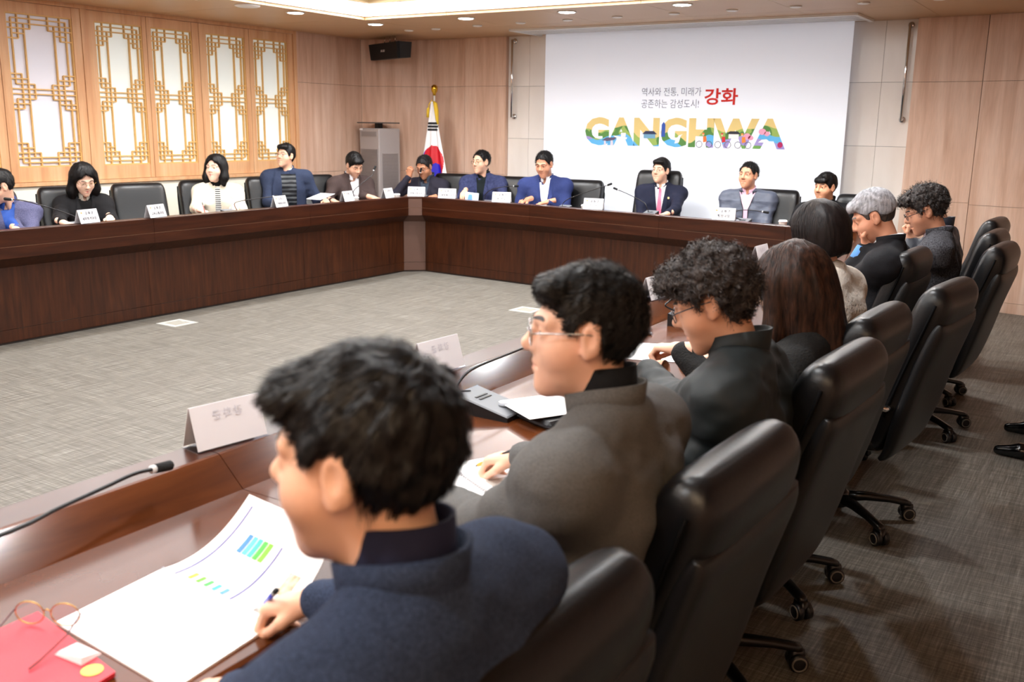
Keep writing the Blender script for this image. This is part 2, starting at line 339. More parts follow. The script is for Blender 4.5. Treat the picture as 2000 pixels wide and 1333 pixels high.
wn = put('wall_near', MB().box((XL - .2, -3.4, 0), (2.4, -3.2, 3.1)).mesh('wall_near', W_WALL), kind='structure')
face_run(wb, (2.21, 9.30), (1.12, 9.63), (0, .10, .985, 2.115, ZC), 2, thick=.12)
# ------------------------------------------------------------------ ceiling with the lit recess
ce = put('ceiling', MB().box((XL - .2, -3.4, 3.0), (2.4, YB + .25, 3.1)).mesh('ceiling', mat('ceiling_void', (225, 205, 170), .6)), kind='structure')
cx0, cx1, cy0, cy1 = COFFER
def cpanels(x0, x1, y0, y1, nx, ny):
    for i in range(nx):
        for j in range(ny):
            boxpart('ceiling_panel', (x0 + (x1 - x0) * i / nx + .002, y0 + (y1 - y0) * j / ny + .002, ZC), (x0 + (x1 - x0) * (i + 1) / nx - .002, y0 + (y1 - y0) * (j + 1) / ny - .002, ZC + .03), CEIL, ce)
cpanels(XL, cx0, -3.2, 10.25, 1, 11); cpanels(cx1, 2.2, -3.2, 10.25, 4, 10)
cpanels(cx0, cx1, cy1, 9.06, 5, 1); cpanels(cx0, cx1, 9.06, 10.25, 5, 1); cpanels(cx0, cx1, -3.2, cy0, 5, 1)
TUBE = mat('cove_lamp', (255, 250, 240), .5, emis=((250, 250, 255), 11.0))
COVEW = mat('cove_white', (246, 242, 234), .6)
SLATW = mat('coffer_slat', (232, 204, 160), .5)
for nm, a, b in (('cove_side', (cx0, cy0, ZC + .03), (cx0 + .02, cy1, 3.0)), ('cove_side', (cx1 - .02, cy0, ZC + .03), (cx1, cy1, 3.0)), ('cove_side', (cx0, cy1 - .02, ZC + .03), (cx1, cy1, 3.0)), ('cove_side', (cx0, cy0, ZC + .03), (cx1, cy0 + .02, 3.0))):
    boxpart(nm, a, b, COVEW, ce)
for a, b in (((cx0 + .03, cy0 + .05, 2.76), (cx0 + .10, cy1 - .05, 2.82)), ((cx1 - .10, cy0 + .05, 2.76), (cx1 - .03, cy1 - .05, 2.82)), ((cx0 + .12, cy1 - .10, 2.76), (cx1 - .12, cy1 - .03, 2.82))):
    boxpart('cove_lamp', a, b, TUBE, ce)
# wooden rim and slats inside the recess
rx0, rx1, ry1 = cx0 + .34, cx1 - .34, cy1 - .34
for a, b in (((rx0, cy0, 2.80), (rx0 + .06, ry1, 2.98)), ((rx1 - .06, cy0, 2.80), (rx1, ry1, 2.98)), ((rx0, ry1 - .06, 2.80), (rx1, ry1, 2.98))): boxpart('coffer_rim', a, b, SLATW, ce)
for k in range(26):
    y = ry1 - .42 - k * .36
    if y > cy0: boxpart('coffer_slat', (rx0 + .06, y - .035, 2.90), (rx1 - .06, y + .035, 2.98), SLATW, ce)
# ------------------------------------------------------------------ ceiling lamps
LAMP = mat('downlight_glow', (255, 255, 250), .5, emis=((255, 250, 250), 22.0))
dl = MB().lathe([(.088, 0), (.092, -.006), (.078, -.010), (.074, .0)], n=24).mesh('trim_ring', WHITE, True)
dg_ = MB().lathe([(.072, -.004), (.072, -.009), (.05, -.012)], n=24).mesh('lens', LAMP, True)
spots = [(-7.06, 7.12), (-7.06, 8.30), (-5.83, 8.24), (-4.65, 8.20), (-3.48, 8.15), (-2.3, 8.15), (-7.06, 5.9), (-7.06, 4.6), (-7.06, 3.2), (-1.2, 7.2), (-1.2, 5.4), (-1.2, 3.6), (-1.2, 1.8), (-1.2, 0.), (-7.06, 1.6)]
for i, (x, y) in enumerate(spots):
    lab = 'lit round recessed downlight with white trim in beige ceiling'
    t = thing('downlight', lab, 'ceiling light', (x, y, ZC), 0, 'lit round downlights round the lit ceiling recess')
    put('trim_ring', dl, t); put('lens', dg_, t)
    l = bpy.data.lights.new('downlight_lamp', 'SPOT'); l.energy = 50 if x < -7 else (44 if x > -1.5 else 78); l.spot_size = math.radians(165); l.spot_blend = 1.0; l.shadow_soft_size = .06; l.color = (.95, .98, 1.0)
    put('lamp', l, t, (0, 0, -.02))
sm = MB().lathe([(.052, 0), (.052, -.008), (.042, -.013), (.01, -.014)], n=20)
sm1 = sm.mesh('cover', WHITE, True)
for (x, y) in [(-7.16, 9.0), (-6.77, 8.99), (-6.14, 8.89), (-5.56, 8.84), (-4.98, 8.80), (-4.41, 8.76), (-3.81, 8.74), (-3.24, 8.72), (-2.66, 8.70), (-2.09, 8.70), (-1.5, 8.7)]:
    put('unlit_downlight', sm1, None, (x, y, ZC), None, None, 'small unlit white round ceiling fitting in the row before the screen', 'ceiling fitting', 'small white ceiling fittings before the screen')
put('ceiling_speaker', MB().lathe([(.115, 0), (.115, -.01), (.095, -.018), (.02, -.02)], n=28).mesh('cover', WHITE, True), None, (-7.05, 6.50, ZC), None, None, 'wide flat white round ceiling speaker between two downlights', 'ceiling speaker')
# ------------------------------------------------------------------ screen, its ceiling housing and the picture on it
hs = thing('screen_housing', 'white slotted screen housing set into the ceiling above the screen', 'screen housing', (-4.18, 9.75, ZC))
for a, b in (((-1.88, -.36, -.022), (1.88, -.32, .0)), ((-1.88, -.32, -.022), (-1.84, .30, 0)), ((1.84, -.32, -.022), (1.88, .30, 0))): boxpart('rim', a, b, WHITE, hs)
for k in range(4): boxpart('slat', (-1.84, -.30 + k * .13, -.016), (1.84, -.30 + k * .13 + .10, -.002), mat('housing_grey', (214, 216, 216), .35), hs)
SCR = mat('screen_cloth', (238, 241, 248), .85, emis=((224, 236, 255), .10))
sx0, sx1, SY = -5.93, -2.467, 9.98
sc_ = thing('projection_screen', 'wide white projection screen lit with the GANGHWA slogan slide', 'screen', ((sx0 + sx1) / 2, SY, 0))
hw = (sx1 - sx0) / 2
boxpart('cloth', (-hw, 0, .62), (hw, .004, ZC - .01), SCR, sc_); part('bottom_bar', MB().tube([(-hw, .002, .61), (hw, .002, .61)], .016, 10), WHITE, sc_, True)
def printed(name, body, x0, x1, z0, z1, m, bold=0., y=SY - .004, parent=None):
    """flat lettering standing upright on the screen, fitted to a box"""
    me = textmesh(body, 1., bold); v = np.array([tuple(p.co) for p in me.vertices]); lo, hi = v.min(0), v.max(0)
    s = ((x1 - x0) / (hi[0] - lo[0]), (z1 - z0) / (hi[1] - lo[1])); px, py, _ = parent.location
    for p in me.vertices: a = p.co.copy(); p.co = (x0 + (a[0] - lo[0]) * s[0] - px, y - py, z0 + (a[1] - lo[1]) * s[1])
    me.materials.clear(); me.materials.append(m); return put(name, me, parent)
def ink(n, c, e=.03): return mat('ink_' + n, c, .85, emis=(c, e))
GREYI = ink('grey', (96, 98, 104)); REDI = ink('red', (206, 44, 36))
printed('slogan_line', '역사와 전통, 미래가', -4.684, -3.993, 1.99, 2.082, GREYI, -.008, parent=sc_)
printed('slogan_line', '공존하는 감성도시!', -4.684, -4.014, 1.866, 1.958, GREYI, -.008, parent=sc_)
printed('slogan_word', '강화', -3.955, -3.585, 1.90, 2.07, REDI, .022, parent=sc_)
def ganghwa_mat():
    m = bpy.data.materials.new('picture_letters'); m.use_nodes = True; nt = m.node_tree; b = nt.nodes['Principled BSDF']; L = nt.links.new
    tc = nt.nodes.new('ShaderNodeTexCoord'); sp = nt.nodes.new('ShaderNodeSeparateXYZ'); L(tc.outputs['Object'], sp.inputs[0])
    def nz(sc, seed):
        mp = nt.nodes.new('ShaderNodeMapping'); mp.inputs['Scale'].default_value = sc; mp.inputs['Location'].default_value = (seed, 0, 0); L(tc.outputs['Object'], mp.inputs[0])
        n = nt.nodes.new('ShaderNodeTexNoise'); n.inputs['Scale'].default_value = 1; n.inputs['Detail'].default_value = 1; L(mp.outputs[0], n.inputs[0]); return n.outputs['Fac']
    def mth(op, a, c, d=None):
        x = nt.nodes.new('ShaderNodeMath'); x.operation = op
        for i, q in enumerate((a, c)):
            if isinstance(q, float): x.inputs[i].default_value = q
            else: L(q, x.inputs[i])
        return x.outputs[0]
    t = mth('DIVIDE', mth('SUBTRACT', sp.outputs['Z'], 1.45), .31)
    t = mth('ADD', t, mth('MULTIPLY', mth('SUBTRACT', nz((2.6, 1, .4), 3.), .5), 1.5))
    def ramp(f, cols):
        r = nt.nodes.new('ShaderNodeValToRGB'); r.color_ramp.interpolation = 'CONSTANT'; e = r.color_ramp.elements
        e[0].position = 0; e[0].color = (*lin(cols[0][1]), 1); e[1].position = cols[1][0]; e[1].color = (*lin(cols[1][1]), 1)
        for p, c in cols[2:]: q = e.new(p); q.color = (*lin(c), 1)
        L(f, r.inputs[0]); return r.outputs[0]
    low = ramp(nz((1.9, 1, 3), 8.), [(0, (96, 176, 226)), (.47, (158, 146, 204)), (.56, (110, 160, 84))])
    grn = ramp(nz((4, 1, 5), 1.), [(0, (86, 134, 70)), (.5, (150, 176, 92))])
    a = nt.nodes.new('ShaderNodeMixRGB'); L(mth('GREATER_THAN', t, .30), a.inputs[0]); L(low, a.inputs[1]); L(grn, a.inputs[2])
    c = nt.nodes.new('ShaderNodeMixRGB'); L(mth('GREATER_THAN', t, .56), c.inputs[0]); L(a.outputs[0], c.inputs[1]); c.inputs[2].default_value = (*lin((222, 198, 132)), 1)
    L(c.outputs[0], b.inputs['Base Color']); L(c.outputs[0], b.inputs['Emission Color']); b.inputs['Emission Strength'].default_value = .03; b.inputs['Roughness'].default_value = .85
    return m
printed('picture_lettering', 'GANGHWA', -5.377, -3.052, 1.452, 1.765, ganghwa_mat(), .045, parent=sc_)
def deco(name, pts, c, dy=.006):
    put(name, mesh(name, [(x - sc_.location[0], -dy, z) for x, z in pts], [tuple(range(len(pts)))], ink('%d_%d_%d' % c, c)), sc_)
def disc(x, z, rx, rz, n=14): return [(x + rx * math.cos(2 * math.pi * k / n), z + rz * math.sin(2 * math.pi * k / n)) for k in range(n)]
for bx, bc in ((-3.93, (236, 120, 60)), (-3.72, (206, 50, 60)), (-3.50, (240, 140, 60))):   # riders on bicycles
    for dx in (-.055, .055):
        o_ = MB().tube([(bx + dx + .034 * math.cos(a * .5236) - sc_.location[0], -.008, 1.49 + .034 * math.sin(a * .5236)) for a in range(13)], .003, 5); part('wheel', o_, ink('120_116_120', (120, 116, 120)), sc_)
    deco('rider', [(bx - .01, 1.51), (bx + .03, 1.52), (bx + .02, 1.575), (bx - .015, 1.57)], bc, .007); deco('rider_head', disc(bx - .012, 1.592, .012, .014), (236, 190, 150), .008); deco('rider_cap', disc(bx - .012, 1.603, .014, .008), bc, .009)
deco('rock', [(-5.16, 1.51), (-5.10, 1.54), (-4.97, 1.545), (-5.0, 1.515), (-5.09, 1.50)], (92, 84, 110)); deco('rock_leg', [(-5.13, 1.455), (-5.10, 1.455), (-5.11, 1.505), (-5.13, 1.505)], (214, 208, 220)); deco('rock_leg', [(-5.05, 1.455), (-5.01, 1.455), (-5.02, 1.51), (-5.045, 1.51)], (214, 208, 220))
deco('tower', [(-4.43, 1.56), (-4.385, 1.56), (-4.385, 1.69), (-4.4075, 1.72), (-4.43, 1.69)], (56, 86, 170)); deco('pavilion_roof', [(-4.66, 1.585), (-4.48, 1.585), (-4.52, 1.62), (-4.62, 1.62)], (50, 56, 84)); deco('pavilion', [(-4.64, 1.54), (-4.50, 1.54), (-4.50, 1.585), (-4.64, 1.585)], (112, 160, 190))
deco('bird', [(-4.27, 1.49), (-4.22, 1.50), (-4.20, 1.57), (-4.18, 1.59), (-4.22, 1.58), (-4.26, 1.53)], (236, 236, 240)); deco('boat', [(-5.02, 1.565), (-4.84, 1.545), (-4.85, 1.525), (-4.97, 1.53)], (238, 240, 244)); deco('boat_cabin', [(-4.92, 1.552), (-4.86, 1.552), (-4.86, 1.595), (-4.92, 1.595)], (224, 226, 232))
deco('gate_roof', [(-3.68, 1.60), (-3.53, 1.60), (-3.56, 1.63), (-3.65, 1.63)], (50, 50, 58)); deco('gate_house', [(-3.66, 1.555), (-3.55, 1.555), (-3.55, 1.60), (-3.66, 1.60)], (238, 234, 230))
for x, z, r in ((-3.46, 1.58, .04), (-3.30, 1.63, .04), (-3.25, 1.61, .03), (-3.42, 1.565, .03)): deco('blossom', disc(x, z, r, r * .8), (236, 160, 186))
deco('beet', disc(-3.105, 1.50, .028, .03), (176, 40, 96)); deco('hat', [(-3.34, 1.52), (-3.30, 1.55), (-3.25, 1.555), (-3.20, 1.52)], (240, 240, 240))
# ------------------------------------------------------------------ chrome rails, loudspeaker, air conditioner, flag
for (x, lab) in ((-6.455, 'tall chrome wall rail between the oak panel and the screen, near the flag'), (-1.975, 'tall chrome wall rail on the tiles beside the plain oak wall')):
    t = thing('wall_rail', lab, 'rail', (x, 10.155, 0), 0)
    part('bar', MB().tube([(0, -.07, 1.755), (0, -.07, 2.66)], .014, 12), CHROME, t, True)
    for z in (1.765, 2.645): part('bracket', MB().tube([(0, -.07, z), (.0, .0, z)], .012, 10).lathe([(.03, -.004), (.03, -.012), (.012, -.016)], (.0, 0, z), 16, 'y'), CHROME, t, True)
sp_ = thing('loudspeaker', 'black wide loudspeaker hung by hooks under the ceiling in the corner', 'loudspeaker', (-7.93, 9.52, 2.53), math.radians(-23))
hb = MB().loft([[(-.36, -.0, -.10), (.36, -.0, -.10), (.33, .16, -.085), (-.33, .16, -.085)], [(-.375, -.02, .095), (.375, -.02, .095), (.34, .17, .095), (-.34, .17, .095)]])
part('cabinet', hb, BLACKP, sp_); gr = MB().loft([[(-.355, -.035, -.098), (.355, -.035, -.098), (.355, -.0, -.098), (-.355, -.0, -.098)], [(-.37, -.055, .088), (.37, -.055, .088), (.37, -.02, .088), (-.37, -.02, .088)]])
part('grille', gr, mat('speaker_grille', (12, 12, 13), .75, bump=(400, .6)), sp_)
bt = textmesh('BOSE', .045, .002); bt.materials.clear(); bt.materials.append(mat('silver_print', (210, 210, 214), .4)); put('emblem', bt, sp_, (0, -.048, .0), (math.radians(84), 0, 0))
for x in (-.14, 0, .14): part('hook', MB().tube([(x, .05, .095), (x, .05, .125), (x + .012, .05, .14), (x, .05, .155), (x, .05, .172)], .006, 8), CHROME, sp_, True)
AC = mat('ac_grey', (168, 160, 158), .45); ACD = mat('ac_louvre', (140, 132, 130), .5)
ac = thing('air_conditioner', 'tall grey standing air conditioner with slotted front beside the flag', 'air conditioner', (-8.17, 9.45, 0), math.radians(-12))
part('body', MB().box((-.20, -.0, 0), (.20, .34, 1.60), .012), AC, ac)
part('upper_vent', MB().box((-.15, -.006, 1.50), (.15, .004, 1.56)), ACD, ac); part('logo', MB().box((-.19, -.004, 1.575), (-.13, .002, 1.595)), mat('badge_white', (230, 230, 232), .4), ac)
for k in range(34): boxpart('louvre', (-.17, -.012, .74 + k * .018), (.17, .002, .74 + k * .018 + .010), ACD, ac)
for k in range(30): boxpart('side_louvre', (.198, .05, .76 + k * .018), (.208, .30, .76 + k * .018 + .009), ACD, ac)
part('control_strip', MB().box((-.2, -.012, .66), (.2, .0, .71)), mat('ac_lilac', (92, 84, 160), .3), ac)
for k in range(7): boxpart('lower_louvre', (-.18, -.014, .40 + k * .035), (.18, .0, .40 + k * .035 + .02), mat('ac_dark', (84, 78, 76), .5), ac)
part('shelf_post', MB().box((-.035, .12, 1.60), (.035, .19, 1.66)), BLACKP, ac); part('shelf', MB().box((-.21, -.03, 1.66), (.21, .33, 1.675), .005), mat('shelf_grey', (84, 78, 76), .35), ac)
fl = thing('national_flag', 'white flag with red and blue circle draped on a gold-topped pole', 'flag', (-7.36, 9.74, 0))
part('pole', MB().tube([(0, 0, 0.0), (0, 0, 2.02)], .011, 10), mat('pole_white', (236, 234, 228), .3), fl, True)
part('finial', MB().lathe([(.008, 2.0), (.02, 2.01), (.02, 2.03), (.036, 2.055), (.042, 2.085), (.036, 2.115), (.015, 2.132)], n=18), mat('gold', (222, 178, 60), .2, 1.), fl, True)
part('base', MB().lathe([(.17, 0), (.17, .02), (.05, .05), (.03, .16), (.013, .17)], n=24), CHROME, fl, True)
def flag_cloth():
    nu, nv = 72, 150; U = np.linspace(-1, 1, nu); Vv = np.linspace(0, 1, nv); P = []
    zt, zb = 1.93, .52
    for u in U:
        for v in Vv:
            z = zt + (zb - zt) * v; hwid = .025 + .30 * v ** 1.05; x = u * hwid + .02 * v
            y = -.03 - .035 * math.cos(u * 7.5) * (.25 + v) - .05 * (1 - u * u) * (v + .2); P.append((x, y, z))
    Q = gridq(nu, nv)[:, ::-1]; P = np.array(P); c = P[Q].mean(1); x, z = c[:, 0], c[:, 2]
    mi = np.zeros(len(Q), int); cx_, cz_, R = .015, 1.235, .27
    zz = 1.17; rx, rz = .165, .235; dx = (x - cx_) / rx; dz = (z - zz) / rz; inn = dx * dx + dz * dz < 1
    ca, sa = math.cos(math.radians(-58)), math.sin(math.radians(-58)); a = dx * ca + dz * sa; b = -dx * sa + dz * ca   # a along the dividing axis
    red = np.where(b > 0, True, False); red = np.where((a + .5) ** 2 + b ** 2 < .25, False, red); red = np.where((a - .5) ** 2 + b ** 2 < .25, True, red)
    red = np.where((a + .5) ** 2 + b ** 2 < .25, True, np.where((a - .5) ** 2 + b ** 2 < .25, False, b > 0))
    mi[inn & red] = 1; mi[inn & ~red] = 2
    for z0 in (1.672, 1.632, 1.592): mi[(np.abs(z - z0) < .0135) & (np.abs(x - .01) < .075)] = 3
    cl = [mat('flag_white', (242, 242, 244), .45), mat('flag_red', (206, 22, 40), .4), mat('flag_blue', (36, 26, 190), .4), mat('flag_black', (14, 14, 20), .5)]
    return qmesh('cloth', P, Q, mats=cl, mi=mi)
put('cloth', flag_cloth(), fl)
GT = mat('gold_fringe', (236, 196, 50), .6, bump=(300, .8))
part('fringe', MB().tube([(.02, -.04, 1.93), (.06, -.06, 1.90), (.075, -.06, 1.82), (.085, -.06, 1.72), (.10, -.06, 1.66)], [.012, .026, .028, .02, .01], 8), GT, fl, True)
part('tassel', MB().tube([(-.01, -.03, 1.95), (-.045, -.05, 1.90), (-.05, -.05, 1.86)], .006, 6).tube([(-.05, -.05, 1.86), (-.06, -.05, 1.84), (-.062, -.05, 1.74)], [.008, .018, .02], 8), GT, fl, True)
# ------------------------------------------------------------------ the ring of council desks
WT = .785            # worktop height
path = [(-6.83, -.6), (-6.83, 1.5), (-6.83, 3.34), (-6.83, 5.17), (-6.83, 7.0), (-6.815, 8.53), (-6.705, 8.635), (-5.22, 8.525), (-3.67, 8.30), (-2.42, 8.085), (-2.14, 8.03), (-2.0, 7.88),
        (-1.97, 6.6), (-1.94, 5.2), (-1.91, 3.3), (-1.90, 1.50), (-1.90, -.2), (-1.90, -1.5)]
pth = [np.array(p) for p in path]
def miters():
    out = []
    for i, p in enumerate(pth):
        ns = []
        for a, b in ((i - 1, i), (i, i + 1)):
            if a >= 0 and b < len(pth): d = pth[b] - pth[a]; d = d / np.linalg.norm(d); ns.append(np.array([-d[1], d[0]]))
        m = sum(ns); m = m / np.linalg.norm(m); out.append(m / max(m @ ns[0], .3))
    return out
MIT = miters()
desk_labels = ['far end section of the walnut desk along the window wall', 'walnut desk section by the windows with nobody seated at it', 'walnut desk section before the man in blue shirt and tweed jacket', 'walnut desk section before the long-haired woman and the empty chair',
               'walnut desk section before the man in padded vest', 'narrow grey-brown corner post joining the window-side and screen-side desks', 'walnut desk section before the man with black turtleneck', 'walnut desk section before the man with the pink tie',
               'walnut desk section before the man in grey quilted jacket', 'short walnut desk end by the man in black sweater', 'corner post of the desk beside the man in black sweater', 'walnut desk section of the person in dark padded jacket', 'walnut desk section of the man in grey tweed jacket',
               'walnut desk section of the silver-haired man and the woman in white sweater', 'walnut desk section of the curly-haired man and the man in grey blazer', 'walnut desk section carrying the open booklet and red folder', 'end section of the walnut desk past the red folder']
def section(i):
    A, B, ma, mb = pth[i], pth[i + 1], MIT[i], MIT[i + 1]; c = (A + B) / 2; corner = i in (5, 10)
    t = thing('conference_desk', desk_labels[i], 'desk', (c[0], c[1], 0)); g = .0012; d = (B - A) / np.linalg.norm(B - A)
    def pr(name, prof, m, smooth=False):
        r0 = [(*(A + ma * s + d * g - c), z) for s, z in prof]; r1 = [(*(B + mb * s - d * g - c), z) for s, z in prof]
        part(name, MB().loft([r0, r1]), m, t)
    rect = lambda s0, s1, z0, z1: [(s0, z0), (s0, z1), (s1, z1), (s1, z0)]
    face = W_POST if corner else W_DARK; edge = W_POST if corner else W_DARKH
    pr('ledge', [(0, .842), (0, .857), (.003, .86), (.10, .86), (.10, .842)], W_DARKH)
    pr('upper_fascia', rect(.002, .03, .7405, .842), edge); pr('lower_fascia', rect(.002, .03, .655, .7365), edge); pr('groove', rect(.006, .03, .7365, .7405), mat('groove_line', (150, 116, 90), .4))
    pr('soffit', [(.004, .655), (.10, .655), (.14, .576), (.11, .576)], face)
    pr('front_panel', rect(.11, .13, .112, .576), face); pr('plinth', rect(.11, .13, .018, .109), face); pr('toe_kick', rect(.118, .13, 0, .018), DARKGAP)
    pr('upstand', [(.10, .842), (.10, .86), (.107, .858), (.185, WT), (.185, WT - .02), (.10, WT - .02)], W_TOP)
    pr('worktop', [(.13, WT - .035), (.13, WT), (.763, WT), (.77, WT - .006), (.77, WT - .035)], W_TOP)
    if not corner:
        for P, m_, s in ((A, ma, 1), (B, mb, -1)):
            q = P + d * s * .04; n_ = np.array([-d[1], d[0]])
            r = [(*(q + n_ * a + d * b - c), 0) for a, b in ((.16, -.012), (.66, -.012), (.66, .012), (.16, .012))]
            part('side_panel', MB().loft([r, [(x, y, WT - .035) for x, y, _ in r]]), W_DARK, t)
    return t
DESKS = [section(i) for i in range(len(pth) - 1)]
# ------------------------------------------------------------------ chairs
LEATHER = mat('black_leather', (11, 11, 13), .34, spec=.45, bump=(160, .10)); LEATHER2 = mat('black_leather_shell', (19, 18, 19), .40, spec=.42, bump=(200, .12))
BASEP = mat('chair_base_black', (14, 13, 13), .28); RINGP = mat('caster_ring', (120, 116, 108), .5)
def superring(cx, half_w, half_t, ex, o, ax, an, n=28):
    r = []
    for k in range(n):
        a = 2 * math.pi * k / n; c, s = math.cos(a), math.sin(a)
        u = half_w * math.copysign(abs(c) ** (2 / ex), c); v = half_t * math.copysign(abs(s) ** (2 / ex), s); r.append(tuple(np.array(o) + np.array(ax) * u + np.array(an) * v))
    return r
def spine(pts, n):
    P = np.array(pts, float); s = np.linspace(0, len(P) - 1, n); out = []
    for q in s:
        i = min(int(q), len(P) - 2); f = q - i; p0, p1, p2, p3 = P[max(i - 1, 0)], P[i], P[i + 1], P[min(i + 2, len(P) - 1)]
        out.append(.5 * ((2 * p1) + (-p0 + p2) * f + (2 * p0 - 5 * p1 + 4 * p2 - p3) * f * f + (-p0 + 3 * p1 - 3 * p2 + p3) * f ** 3))
    return np.array(out)
def back_loft(rows, off, ex, n=22):
    """rows: y, z, half width, half thickness"""
    S = spine(rows, n); rings = []
    for i, (y, z, hw_, ht) in enumerate(S):
        t = S[min(i + 1, n - 1)][:2] - S[max(i - 1, 0)][:2]; t /= np.linalg.norm(t); nn = np.array([0, t[1], -t[0]])   # forward-pointing normal
        rings.append(superring(0, hw_, ht, ex, np.array([0, y, z]) + nn * off, (1, 0, 0), nn))
    return MB().loft(rings)
def make_chair(label, group=None, zs=1.0, name='office_chair'):
    t = thing(name, label, 'chair', group=group)
    k = lambda z: .40 + (z - .40) * zs
    cush = [(-.165, k(.40), .19, .030), (-.190, k(.44), .226, .058), (-.226, k(.56), .243, .078), (-.268, k(.70), .247, .070), (-.300, k(.80), .248, .064), (-.328, k(.88), .248, .070), (-.355, k(.96), .247, .074), (-.373, k(1.02), .242, .068), (-.382, k(1.052), .232, .052), (-.388, k(1.07), .214, .030), (-.390, k(1.077), .19, .010)]
    shell = [(-.185, k(.395), .19, .012), (-.212, k(.43), .228, .026), (-.246, k(.56), .251, .036), (-.292, k(.74), .254, .036), (-.328, k(.86), .253, .036), (-.352, k(.93), .250, .032), (-.362, k(.96), .246, .016)]
    part('back_cushion', back_loft(cush, .008, 4.4, 30), LEATHER, t, True); part('back_shell', back_loft(shell, -.042, 4.4, 24), LEATHER2, t, True)
    pip = [(sx * (w_ + .006), y - .006, z) for y, z, w_, h_ in cush[2:8] for sx in (1,)]
    for sx in (1, -1): part('piping', MB().tube([(sx * x, y, z) for x, y, z in pip], .005, 6), mat('piping_black', (6, 6, 7), .8, spec=.1), t, True)
    rings = []
    for y, z, hw_, ht in spine([(-.215, .425, .17, .03), (-.19, .43, .225, .05), (-.05, .435, .25, .055), (.12, .437, .252, .056), (.21, .432, .245, .05), (.255, .415, .22, .03), (.265, .405, .19, .012)], 18): rings.append(superring(0, hw_, ht, 3.0, (0, y, z), (1, 0, 0), (0, 0, 1)))
    part('seat', MB().loft(rings), LEATHER, t, True)
    part('seat_plate', MB().box((-.13, -.16, .345), (.13, .14, .385), .01), BASEP, t)
    for sx in (-1, 1):
        a = part('armrest', MB().loft([superring(0, .026, .016, 3, (sx * .285, y, z), (1, 0, 0), (0, 0, 1), 14) for y, z in ((-.23, .615), (-.20, .625), (-.05, .648), (.10, .655), (.13, .650))]), LEATHER, t, True)
        part('arm_bracket', MB().tube([(sx * .285, .06, .635), (sx * .285, .085, .56), (sx * .275, .06, .47), (sx * .22, .04, .40)], .013, 8), CHROME, a, True)
        part('arm_link', MB().tube([(sx * .285, -.20, .612), (sx * .275, -.245, .60), (sx * .24, -.255, .60)], .014, 8), CHROME, a, True)
    part('gas_lift', MB().lathe([(.032, .10), (.032, .22), (.022, .225), (.022, .35)], n=16), mat('lift_grey', (70, 70, 72), .25, .6), t, True)
    part('hub', MB().lathe([(.02, .055), (.045, .06), (.048, .12), (.034, .13)], n=18), BASEP, t, True)
    for i in range(5):
        a = math.radians(72 * i + 18); c, s = math.cos(a), math.sin(a); at = lambda r, z: np.array([r * c, r * s, z]); sd = np.array([-s, c, 0.])
        rr = [superring(0, w_, h_, 3, at(r, z), sd, (0, 0, 1), 12) for r, z, w_, h_ in ((.03, .098, .026, .022), (.12, .100, .022, .018), (.22, .090, .019, .014), (.295, .076, .019, .014), (.315, .070, .014, .012))]
        l = part('base_leg', MB().loft(rr), BASEP, t, True)
        cs = MB().tube([at(.298, .065), at(.298, .05)], .010, 8)
        cs.loft([superring(0, .017, .026, 3, at(.298 + q, .046), sd, (0, 0, 1), 10) for q in (-.022, .026)])
        part('caster_fork', cs, BASEP, l, True)
        ax = at(1, 0) / 1.0
        wh = MB()
        for sg in (-1, 1):
            ctr = at(.304, .030) + sd * sg * .018
            rg = []
            for r_, d_ in ((.020, .0125), (.030, .010), (.030, -.010), (.020, -.0125)):
                rg.append([tuple(ctr + sd * sg * d_ + r_ * (math.cos(q * math.pi / 9) * np.array([c, s, 0]) + math.sin(q * math.pi / 9) * np.array([0, 0, 1.]))) for q in range(18)])
            if sg < 0: rg = rg[::-1]
            wh.loft(rg[::-1])
        wo = part('caster_wheel', wh, BLACKP, l, True)
        for sg in (-1, 1):
            ctr = at(.304, .030) + sd * sg * .0312
            part('wheel_ring', MB().tube([tuple(ctr + .022 * (math.cos(q * math.pi / 9) * np.array([c, s, 0]) + math.sin(q * math.pi / 9) * np.array([0, 0, 1.]))) for q in range(19)], .003, 5), RINGP, l, True)
    return t
def dup(root, label=None, loc=None, rz=None, group=None):
    def cp(o, par):
        c = o.copy(); COL.objects.link(c); c.parent = par
        for ch in list(o.children): cp(ch, c)
        return c
    r = cp(root, None)
    if label: r['label'] = label
    if group: r['group'] = group
    if loc is not None: r.location = loc
    if rz is not None: r.rotation_euler = (0, 0, rz)
    return r
